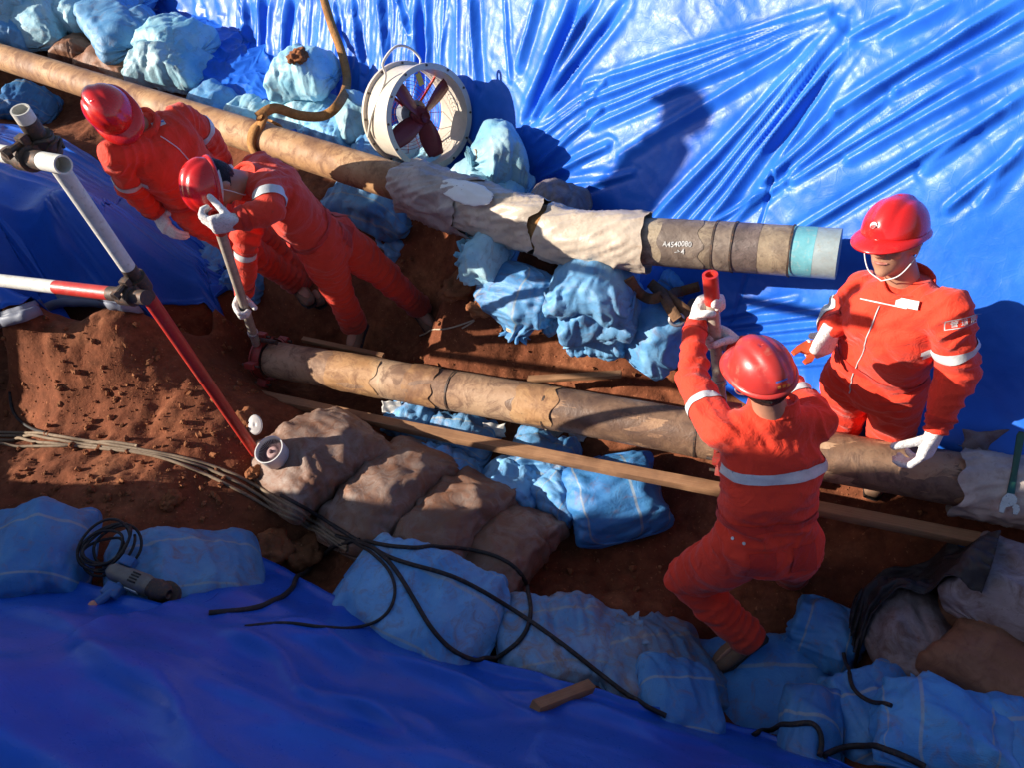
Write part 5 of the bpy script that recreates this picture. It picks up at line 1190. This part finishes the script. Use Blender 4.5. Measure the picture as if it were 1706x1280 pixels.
# ---------------------------------------------------------------- lifting sling
def toward(p, d): return p + nrm(CAM-p)*d
def wl(px, py, off=.1):
    h, nn = hit(WB, px, py); return toward(h, off)
pt = at1(sB(445))
dl = nrm(at1(sB(445)+.05)-at1(sB(445)-.05)); xx = nrm(np.cross(dl, A3(0, 0, 1))); xx = xx if xx@(CAM-pt) > 0 else -xx; yy = nrm(np.cross(xx, dl)); yy = yy if yy[2] > 0 else -yy
top = pt + yy*(RP+.02)
P = [wl(525, -60), wl(536, -15), wl(552, 40, .12), wl(570, 90, .16), wl(578, 135, .22)]
mid_ = [pd(566, 170, np.linalg.norm(top-CAM)+.12), pd(540, 192, np.linalg.norm(top-CAM)+.08), pd(500, 192, np.linalg.norm(top-CAM)+.04), pd(466, 181, np.linalg.norm(top-CAM)+.0), pd(449, 182, np.linalg.norm(top-CAM)-.02)]
wrapP = [pt + (RP+.016)*(yy*math.cos(a)+xx*math.sin(a)) for a in (-.1, .5, 1.1, 1.8, 2.6, 3.4, 4.2, 5.0, 5.7)]
sling = thing('lifting_sling', 'tan webbing sling hanging down the tarpaulin and looped round the upper pipe', 'sling', tuple(pt-A3(0, 0, RP)))
def ribbon(P, wv, hw, ht, side=None):
    P = np.asarray(P); V = []; T = np.gradient(P, axis=0)
    for p, t, s in zip(P, T, wv):
        t = nrm(t); s = nrm(s-t*(s@t)); n_ = np.cross(t, s)
        for a, b in ((-1, -1), (0, -1.15), (1, -1), (1, 1), (0, 1.15), (-1, 1)): V.append(p+s*hw*a+n_*ht*b)
    return np.array(V), gridf(len(P), 6, True) + [tuple(range(6))[::-1], tuple((len(P)-1)*6+k for k in range(6))]
Q = catmull(P+mid_+[top+A3(0, 0, .03)], 8); sd = np.array([np.cross(nrm(t), -ray(560, 150)) for t in np.gradient(Q, axis=0)])
obj('webbing', *ribbon(Q, sd, .030, .008), M['sling'], parent=sling)
Q = catmull(wrapP, 6); obj('pipe_loop', *ribbon(Q, [dl]*len(Q), .030, .006), M['sling'], parent=sling)
Q2 = catmull([top+A3(0, 0, .03), pd(440, 196, np.linalg.norm(top-CAM)-.03), pt+(RP+.03)*xx*.8+yy*.04, pt+(RP+.028)*xx+dl*.04-yy*.03], 8); obj('webbing_tail', *ribbon(Q2, [dl]*len(Q2), .026, .007), M['sling'], parent=sling)

# ---------------------------------------------------------------- scaffold guard rail
ps_b = pz(438, 773, ground_z(*pz(438, 773, .74)[:2])-.02); ps_t = pd(33, 182, 2.52)
RS = .0255
rail = thing('guard_rail_post', 'tilted scaffold post, white above and worn red below, standing by the cup', 'scaffold tube', tuple(ps_b))
def onpost(py):
    t = np.linspace(0, 1, 400); Pp = ps_b+(ps_t-ps_b)*t[:, None]; q = Pp-CAM; yy_ = H_/2+FPX*(q@D_)/(q@F_); return Pp[np.argmin(abs(yy_-py))]
c1 = onpost(470); c0 = onpost(240)
dd = nrm(ps_t-ps_b)
obj('post_upper', *hollow(c1+dd*.01, ps_t, RS, RS*.82, 24, .05), M['whitepaint'], parent=rail, auto=40)
obj('post_lower', *hollow(ps_b+dd*.06, c1+dd*.012, RS*1.01, RS*.8, 24), M['redpaint'], parent=rail, auto=40)
obj('post_foot', *hollow(ps_b, ps_b+dd*.062, RS*1.0, RS*.8, 24), M['whitepaint'], parent=rail, auto=40)
def coupler(c, d1, d2, name='coupler'):
    x = nrm(np.cross(d1, d2)); mb = MB()
    mb.add(*hollow(c-d1*.035, c+d1*.035, RS+.011, RS+.001, 20)); mb.add(*hollow(c+x*.062-d2*.03, c+x*.062+d2*.03, RS+.011, RS+.001, 20)); mb.add(*bbox_(c+x*.031, d1, d2, x, .026, .026, .012))
    for e, ax in ((c+d2*(RS+.02), d1), (c+x*.062+d1*(RS+.02), d2)):
        mb.add(*tube([e-x*.045, e+x*.045], .009, 8)); mb.add(*tube([e+x*.03, e+x*.045], .017, 6)); mb.add(*bbox_(e-x*.02, d1, d2, x, .018, .018, .012))
    return mb
def railing(c, pxe, pye, over, label, mats, split=None):
    e = pz(pxe, pye, c[2]); d = nrm(e-c); x = nrm(np.cross(dd, d)); x = x if x@(CAM-c) > 0 else -x
    a = c + x*.062 - d*over; b_ = c + x*.062 + d*2.4
    root = thing('scaffold_rail', label, 'scaffold tube', tuple((a+b_)/2-A3(0, 0, RS)))
    if split is None: obj('tube', *hollow(a, b_, RS, RS*.82, 24, .06), M[mats[0]], parent=root, auto=40)
    else:
        obj('painted_end', *hollow(a, a+d*split, RS, RS*.82, 24, .06), M[mats[0]], parent=root, auto=40); obj('tube', *hollow(a+d*(split-.01), b_, RS*.99, RS*.8, 24), M[mats[1]], parent=root, auto=40)
    V, Fc = coupler(c, dd, d if np.cross(dd, d)@x > 0 else -d).get(); cp = thing('scaffold_coupler', 'rusty scaffold coupler joining the post to the '+('upper white rail' if split is None else 'lower red and white rail'), 'coupler', tuple(c-A3(0, 0, .05)))
    obj('clamp_body', V, Fc, M['steel_dark'], parent=cp, auto=35)
    th_ = np.linspace(0, 6*np.pi, 60); r_ = RS+.014+.006*np.sin(th_*3.3)
    if split is None:
        ex, ey, _ = frame(dd); ring = c+np.outer(np.cos(th_)*r_, ex)+np.outer(np.sin(th_)*r_, ey)+np.outer((th_/18.8-.5)*.07+.01*np.sin(th_*2.3), dd); obj('binding_wire', *tube(ring, .006, 6), M['steel_dark'], parent=cp)
railing(c0, -40, 222, .19, 'white scaffold rail tied across the top of the post', ['whitepaint'])
railing(c1, -40, 441, .04, 'red scaffold rail with white far end, clamped to the post', ['redpaint', 'whitepaint'], .42)

# ---------------------------------------------------------------- timbers
def timber(a, b, hw, hh, mat, label, name='timber', notches=()):
    d = nrm(b-a); x = nrm(np.cross(d, A3(0, 0, 1))); y = np.cross(x, d); L = np.linalg.norm(b-a); n = max(8, int(L/.05)); V = []; UV = []
    prof = [(-1, -.86), (-.9, -1), (.9, -1), (1, -.86), (1, .86), (.9, 1), (-.9, 1), (-1, .86)]
    for i in range(n+1):
        s = L*i/n; wob = .012*math.sin(s*1.1)+.006*perlin(A3(s*1.5, 0, 5)[None])[0]
        for k, (p, q) in enumerate(prof):
            j = 1+.06*perlin(A3(s*6, k*1.7, 2)[None])[0]
            V.append(a+d*s+x*(hw*p*j+wob)+y*(hh*q*j)); UV.append((s, k/8))
    V = np.array(V); Fc = gridf(n+1, 8, True) + [tuple(range(8))[::-1], tuple(n*8+k for k in range(8))]
    return tag(obj(name, V, Fc, M[mat], uv=UV, support=True, auto=45), label, 'timber')
Ta = pz(398, 652, .50); Tb = pz(1645, 908, .36)
timber(Ta, Tb, .028, .024, 'wood', 'long weathered timber laid over blue sandbags beside the lower pipe')
h1, _ = hit(ALL, 893, 1184); h2, _ = hit(ALL, 985, 1152)
timber(h1+A3(0, 0, .02), h2+A3(0, 0, .05), .022, .018, 'wood', 'short wooden offcut lying on the deep blue near tarpaulin', name='wood_offcut')
timber(pz(505, 565, .56), pz(640, 592, .50), .016, .014, 'wood', 'thin stick lying behind the clamped pipe end', name='wood_stick')
timber(pz(880, 632, .47), pz(1035, 622, .50), .020, .012, 'wood', 'thin bleached lath lying on the soil behind the lower pipe', name='wood_lath')

# ---------------------------------------------------------------- things that lie on what is below them
ALL = bvh_of(SUPPORT)
def lay(px, r, n=None, it=10):
    """lay a pixel path on the surfaces below and relax it into a cable"""
    Pp = catmull(px, 8); L = np.sum(np.linalg.norm(np.diff(Pp, axis=0), axis=1)); Pp = resample(Pp, n or max(16, int(L/5))); out = []
    for p in Pp:
        h, nn = hit(ALL, *p)
        out.append(h + A3(0, 0, r*.9) if h is not None else (out[-1] if out else pz(p[0], p[1], .9)))
    out = np.array(out); base = out.copy()
    for _ in range(it):
        out[1:-1] = .25*out[:-2]+.5*out[1:-1]+.25*out[2:]
    out[:, 2] = np.maximum(out[:, 2], base[:, 2]-r*.3)
    for _ in range(2): out[1:-1] = .25*out[:-2]+.5*out[1:-1]+.25*out[2:]
    for i, p in enumerate(out):
        h = ALL.ray_cast(Vector(CAM), Vector(nrm(p-CAM)))
        if h[0] is not None and h[3] < np.linalg.norm(p-CAM)-r*.2: out[i] = np.array(h[0]) + nrm(CAM-p)*r*.8
    out[1:-1] = .25*out[:-2]+.5*out[1:-1]+.25*out[2:]
    return out
def cable(px, r, mat, label, name='cable', group=None, cat='cable'):
    return tag(obj(name, *tube(lay(px, r), r, 8), M[mat]), label, cat, group)
GC = 'dusty cables running over the soil'
base = [(-40, 720), (60, 728), (150, 738), (250, 750), (330, 772), (400, 800), (470, 838), (530, 872), (580, 905)]
for k, (dy, l) in enumerate(((0, 'uppermost dusty tan cable of the bundle crossing the soil bench'), (9, 'middle dusty tan cable of the bundle crossing the soil bench'), (18, 'lowest dusty tan cable of the bundle crossing the soil bench'))):
    cable([(x, y+dy*(.3+.7*min(1, abs(x-140)/200))-(4*math.sin(x*.02+k))) for x, y in base], .0085, 'hose', l, group=GC)
cable([(-40, 752), (40, 746), (110, 745), (180, 738), (230, 745)], .008, 'hose', 'thin tan cable joining the bundle on the soil bench', group=GC)
cable([(470, 828), (540, 868), (600, 905), (660, 935), (760, 965), (850, 1015), (930, 1070), (1000, 1125), (1060, 1170), (1110, 1195)], .0095, 'rubber', 'long black cable running over the dirt-stained bag to the near tarpaulin')
cable([(560, 895), (620, 915), (655, 945), (690, 1000), (720, 1050), (760, 1090), (810, 1105), (850, 1085), (880, 1050), (885, 1000), (870, 960), (830, 930), (760, 915), (680, 915), (600, 905)], .0095, 'rubber', 'black cable thrown in a wide loop over the large striped bag')
cable([(590, 905), (640, 940), (660, 980), (650, 1020), (620, 1042), (560, 1050), (480, 1040), (410, 1046)], .007, 'rubber', 'thin black cable curling from the large striped bag on to the tarpaulin')
cable([(350, 1025), (420, 1018), (470, 1000), (505, 965), (530, 935), (570, 910), (600, 903)], .012, 'rubber', 'thick black cable from the grinder up to the cable bundle')
cable([(1255, 1228), (1300, 1215), (1350, 1205), (1365, 1215), (1370, 1245), (1365, 1262)], .010, 'rubber', 'black cable bent between flat striped bag and near edge bag')
cable([(1372, 1262), (1400, 1248), (1440, 1245), (1490, 1256), (1540, 1280)], .011, 'rubber', 'black cable in front of the gathered-neck sandbag')
cable([(1405, 1090), (1420, 1150), (1450, 1172), (1485, 1178)], .008, 'rubber', 'black cable hanging below the black cloth')
cable([(18, 655), (22, 690), (45, 712), (75, 725), (85, 728)], .009, 'rubber', 'dark twisted wire at the left end of the soil bench')
cable([(700, 560), (760, 545), (800, 530), (770, 548)], .005, 'rope', 'pale cord lying on the soil behind the bending worker', name='cord', cat='cord')

# coiled cable and grinder
hg, ng = hit(ALL, 192, 925); P = []
for t in np.linspace(0, 2*np.pi*6, 240):
    r = .095+.028*math.sin(t*.37)+.012*math.sin(t*1.3); P.append(hg + A3(1, .25, .02)*math.cos(t)*r + A3(-.2, .75, .30)*math.sin(t)*r + A3(0, 0, .06+.022*math.sin(t*.83)+.010*math.sin(t*2.1)))
coil = tag(obj('coiled_cable', *tube(np.array(P), .006, 7), M['rubber']), 'tangled coil of black cable beside the grinder', 'cable')
ga, _ = hit(ALL, 205, 968); gb, _ = hit(ALL, 282, 1000); ga = ga+A3(0, 0, .07); gb = gb+A3(0, 0, .07); gd = nrm(gb-ga); gx, gy, _ = frame(gd)
gr = thing('angle_grinder', 'grey angle grinder with blue fittings lying on the wide striped sandbag', 'grinder', tuple((ga+gb)/2-A3(0, 0, .05)))
obj('motor_casing', *loft([(ga-gd*.02, gx, gy, .020, .020), (ga, gx, gy, .032, .032), (ga+gd*.06, gx, gy, .034, .034), (ga+gd*.075, gx, gy, .038, .038), (ga+gd*.16, gx, gy, .040, .040), (ga+gd*.19, gx, gy, .034, .034)], 20), M['tool_grey'], parent=gr)
for q in range(4): obj('vent_slot', *bbox_(ga+gd*.12+gy*.036+gx*(q-1.5)*.012, gd, gx, gy, .018, .003, .006, .002), M['rubber'], parent=gr)
obj('gear_head', *loft([(ga+gd*.18, gx, gy, .034, .034), (ga+gd*.22, gx, gy, .042, .040), (ga+gd*.255, gx, gy, .034, .034), (ga+gd*.27, gx, gy, .018, .02)], 18), M['steel_dark'], parent=gr)
dk = ga+gd*.23-gy*.045; obj('guard', *tube([dk-gy*.012, dk+gy*.012], [.062, .060], 28), M['steel_dark'], parent=gr, auto=40)
obj('side_handle', *tube(catmull([ga+gd*.07-gx*.03, ga+gd*.06-gx*.10+gy*.02, ga+gd*.05-gx*.14+gy*.03], 5), .017, 12), M['tool_blue'], parent=gr)
obj('handle_tip', *ellipsoid(ga+gd*.048-gx*.152+gy*.034, gx, gy, gd, .022, .018, .018), M['tool_tip'], parent=gr)
obj('battery_block', *bbox_(ga+gd*.06-gx*.07+gy*.0, gd, gx, gy, .035, .026, .028, .008), M['tool_blue'], parent=gr)
obj('switch_block', *bbox_(ga+gd*.03+gx*.055, gd, gx, gy, .03, .02, .02, .006), M['tool_blue'], parent=gr)
obj('label_plate', *bbox_(ga+gd*.12-gx*.041, gd, gy, gx, .028, .012, .002, .001), M['plastic'], parent=gr)

# white cup with brush inside and its clear lid
hcup, _ = hit(ALL, 462, 762); cupb = hcup+A3(0, 0, -.005); ax = nrm(A3(-.08, -.22, 1)); ex, ey, _ = frame(ax)
cup = thing('white_cup', 'round white plastic cup holding a bristle disc, on the muddy woven bag', 'cup', tuple(cupb))
def rev(c, prof, n=40):
    t = np.arange(n)*2*np.pi/n; R = np.outer(np.cos(t), ex)+np.outer(np.sin(t), ey); return np.vstack([c+ax*h+R*r for r, h in prof]), gridf(len(prof), n, True)
obj('shell', *rev(cupb, [(.002, 0), (.062, 0), (.068, .006), (.074, .085), (.0745, .092), (.069, .092), (.064, .012), (.002, .010)]), M['cup'], parent=cup, auto=50)
mbb = MB()
for k in range(44):
    t = k*2*np.pi/44; e = ex*math.cos(t)+ey*math.sin(t); mbb.add(*tube([cupb+ax*.055+e*.030, cupb+ax*.070+e*.064], .0022, 5))
br = mbb.build('bristles', M['bristle'], cup)
obj('disc', *rev(cupb, [(.002, .062), (.018, .066), (.030, .062), (.034, .055), (.002, .05)]), M['pinkdisc'], parent=cup); obj('knob', *rev(cupb, [(.001, .078), (.008, .077), (.010, .070), (.010, .06)]), M['bristle'], parent=cup)
hl, nl = hit(ALL, 433, 720); lc = hl+A3(0, 0, .055); lx, ly, lz = frame(nrm(-ray(433, 720)*.8+A3(-.35, 0, .2)))
V = [lc+lz*.006*(1-r*r)+(lx*math.cos(t)*1.0+ly*math.sin(t)*1.35)*.040*r for r in (.02, .4, .8, 1) for t in np.arange(30)*2*np.pi/30]
o = obj('clear_lid', V, gridf(4, 30, True), M['lid']); md = o.modifiers.new('t', 'SOLIDIFY'); md.thickness = .003; tag(o, 'cloudy clear plastic lid standing behind the white cup', 'lid')

# wrenches
def wrench(a, b, nrmv, Ls, label, hm, jm, name='adjustable_wrench'):
    """a handle end, b jaw end"""
    d = nrm(b-a); n_ = nrm(nrmv-d*(nrmv@d)); x = np.cross(n_, d); L = np.linalg.norm(b-a); t = thing(name, label, 'wrench', tuple(a)); k = Ls
    obj('handle', *loft([(a, x, n_, .010*k, .006*k), (a+d*.02*k, x, n_, .017*k, .007*k), (a+d*(L*.5), x, n_, .013*k, .007*k), (a+d*(L-.075*k), x, n_, .017*k, .008*k)], 16), M[hm], parent=t)
    def plate(name, pts, m_, th):
        V = [b+d*p*k+x*q*k+n_*th*k*s for s in (-1, 1) for p, q in pts]; N = len(pts)
        return obj(name, V, [tuple(range(N))[::-1], tuple(range(N, 2*N))]+[(i, (i+1) % N, N+(i+1) % N, N+i) for i in range(N)], M[m_], parent=t, smooth_=False)
    plate('head', [(-.085, -.014), (-.06, -.030), (-.02, -.036), (.008, -.034), (.010, -.016), (-.018, -.012), (-.030, .010), (-.045, .026), (-.070, .026), (-.085, .014)], jm, .009)
    plate('moving_jaw', [(-.045, .020), (-.022, .012), (-.020, .018), (.004, .020), (.004, .036), (-.020, .044), (-.040, .038)], jm, .007)
    obj('adjusting_screw', *tube([b-d*.058*k-x*.004*k, b-d*.040*k+x*.004*k], .009*k, 12), M['chrome'], parent=t); return t
wa = RM['j']['wrR']; G = wa + nrm(RMh['R']['y'])*.075 + nrm(RMh['R']['n'])*.03; tip = pd(1332, 594, np.linalg.norm(G-CAM)-.05); wd_ = nrm(tip-G)
wrench(G-wd_*.10, tip, -ray(1340, 590)+A3(0, 0, .2), 1.05, 'adjustable wrench with orange-red jaw held by the worker facing the camera', 'steel_dark', 'orange')
h1, n1 = hit(ALL, 1690, 768); h2, n2 = hit(ALL, 1675, 850)
if h1 is not None and h2 is not None: wrench(h1+n1*.04+nrm(h1-h2)*.10, h2+n2*.045, n1+n2+A3(0, 0, .3), .85, 'adjustable wrench with green grip lying on the plastic-wrapped pipe', 'green', 'chrome')
# brown webbing straps with shackle by the pipe end
st = thing('webbing_strap', 'brown webbing strap crossed over itself beneath the coated pipe end', 'strap', tuple(onT(1110, 520)))
for px in ([(1050, 478), (1062, 498), (1085, 512), (1105, 506)], [(1085, 485), (1110, 505), (1135, 525), (1165, 545)], [(1165, 490), (1130, 500), (1105, 512)], [(1130, 545), (1118, 528), (1105, 505), (1090, 490)], [(1165, 515), (1150, 530), (1140, 550)]):
    Q = lay(px, .02, 24, 4) + A3(0, 0, .035); obj('webbing', *ribbon(Q, [np.cross(nrm(t), -ray(1100, 510)) for t in np.gradient(Q, axis=0)], .026, .006), M['strap'], parent=st)
hs, _ = hit(ALL, 1128, 540); t_ = np.linspace(0, 2*np.pi, 30); obj('shackle', *tube(hs+A3(0, 0, .03)+np.outer(np.cos(t_)*.035, R_)+np.outer(np.sin(t_)*.028, D_), .008, 8, False), M['chrome'], parent=st)
# loose glove cuff / cloth scraps under the pipe
def scrap(px, py, sz, mat, label, sd, name='plastic_scrap', cat='scrap'):
    h, nn = hit(ALL, px, py); V = []; 
    for i in range(16):
        for k in range(16):
            a, b_ = (i/15-.5), (k/15-.5); rr = 1-.4*abs(perlin(A3(a*2, b_*2, sd)[None])[0]); V.append(h + R_*a*sz*rr*1.4 + nrm(D_+ray(px, py)*.3)*b_*sz*rr*.9*-1 + A3(0, 0, .025) + A3(0, 0, 1)*sz*.35*perlin(A3(a*2.4+sd, b_*2.4, sd)[None])[0])
    o = obj(name, V, gridf(16, 16), M[mat]); md = o.modifiers.new('t', 'SOLIDIFY'); md.thickness = .002; tag(o, label, cat); return o
scrap(930, 722, .13, 'debris', 'crumpled white plastic scrap under the lower pipe beside the ruffled bag', 1)
scrap(970, 730, .10, 'debris', 'small white plastic scrap on the soil under the lower pipe', 5)
scrap(655, 685, .08, 'debris', 'white scrap at the end of the crumpled bag behind the timber', 9)
scrap(825, 722, .09, 'debris', 'white scrap between two blue bags behind the timber', 13)
scrap(1640, 748, .14, 'grey', 'dark grey rag hanging on the plastic-wrapped pipe', 21, name='rag', cat='rag')
# clods of red soil
def clod(px, py, r, label, sd, mat='clod', name='soil_clod', cat='soil clod', group='loose soil clods'):
    h, nn = hit(ALL, px, py); V, Fc = ellipsoid(h+A3(0, 0, r*.25), A3(1, .3, 0), A3(-.3, 1, 0), A3(0, 0, 1), r*1.2, r, r*.8, 36, 24); V = V+normals(V, Fc)*(r*(.75*fbm(V*.55/r+sd*9, 4, .6)-.22*ridged(V*1.3/r+sd, 2)))[:, None]; return tag(obj(name, V, Fc, M[mat]), label, cat, group)
clod(775, 478, .11, 'sunlit soil clod beside the point-down sandbag', 1); clod(800, 512, .07, 'reddish clod below the sunlit soil clod by the point-down bag', 2)
clod(505, 930, .10, 'brick-red clod between the wide striped bag and the cable loop', 3); clod(450, 925, .10, 'brick-red clod against the end of the wide striped bag', 4); 
clod(500, 100, .075, 'soil lump lying on the plump pale sandbag', 6); clod(415, 705, .07, 'clod beside the clear lid at the post', 7); clod(425, 790, .04, 'small stone at the foot of the scaffold post', 9); clod(285, 838, .05, 'flat pale stone on the soil bench', 10)
# loose crumbs of soil: nobody could count them
rng = np.random.RandomState(5); mb = MB(); cnt = 0
ico, icf = ellipsoid((0, 0, 0), A3(1, 0, 0), A3(0, 1, 0), A3(0, 0, 1), 1, .8, .65, 6, 4)
for k in range(1500):
    reg = rng.choice(5, p=[.42, .22, .12, .12, .12]); px, py = [(rng.uniform(0, 430), rng.uniform(640, 870)), (rng.uniform(640, 1060), rng.uniform(430, 660)), (rng.uniform(880, 1350), rng.uniform(860, 1040)), (rng.uniform(0, 420), rng.uniform(530, 650)), (rng.uniform(1330, 1600), rng.uniform(590, 880))][reg]
    h, nn = hit(TB, px, py)
    if h is None: continue
    r = .004+.020*rng.rand()**6; a = rng.rand(3, 3)-.5; Qm, _ = np.linalg.qr(a); mb.add(h+A3(0, 0, r*.4)+(ico*(1+.22*rng.randn(len(ico), 1)))@Qm*r, icf)
cr = mb.build('soil_crumbs', M['clod'], smooth_=False); tag(cr, 'loose crumbs of red soil scattered over the banks', 'soil', kind='stuff')
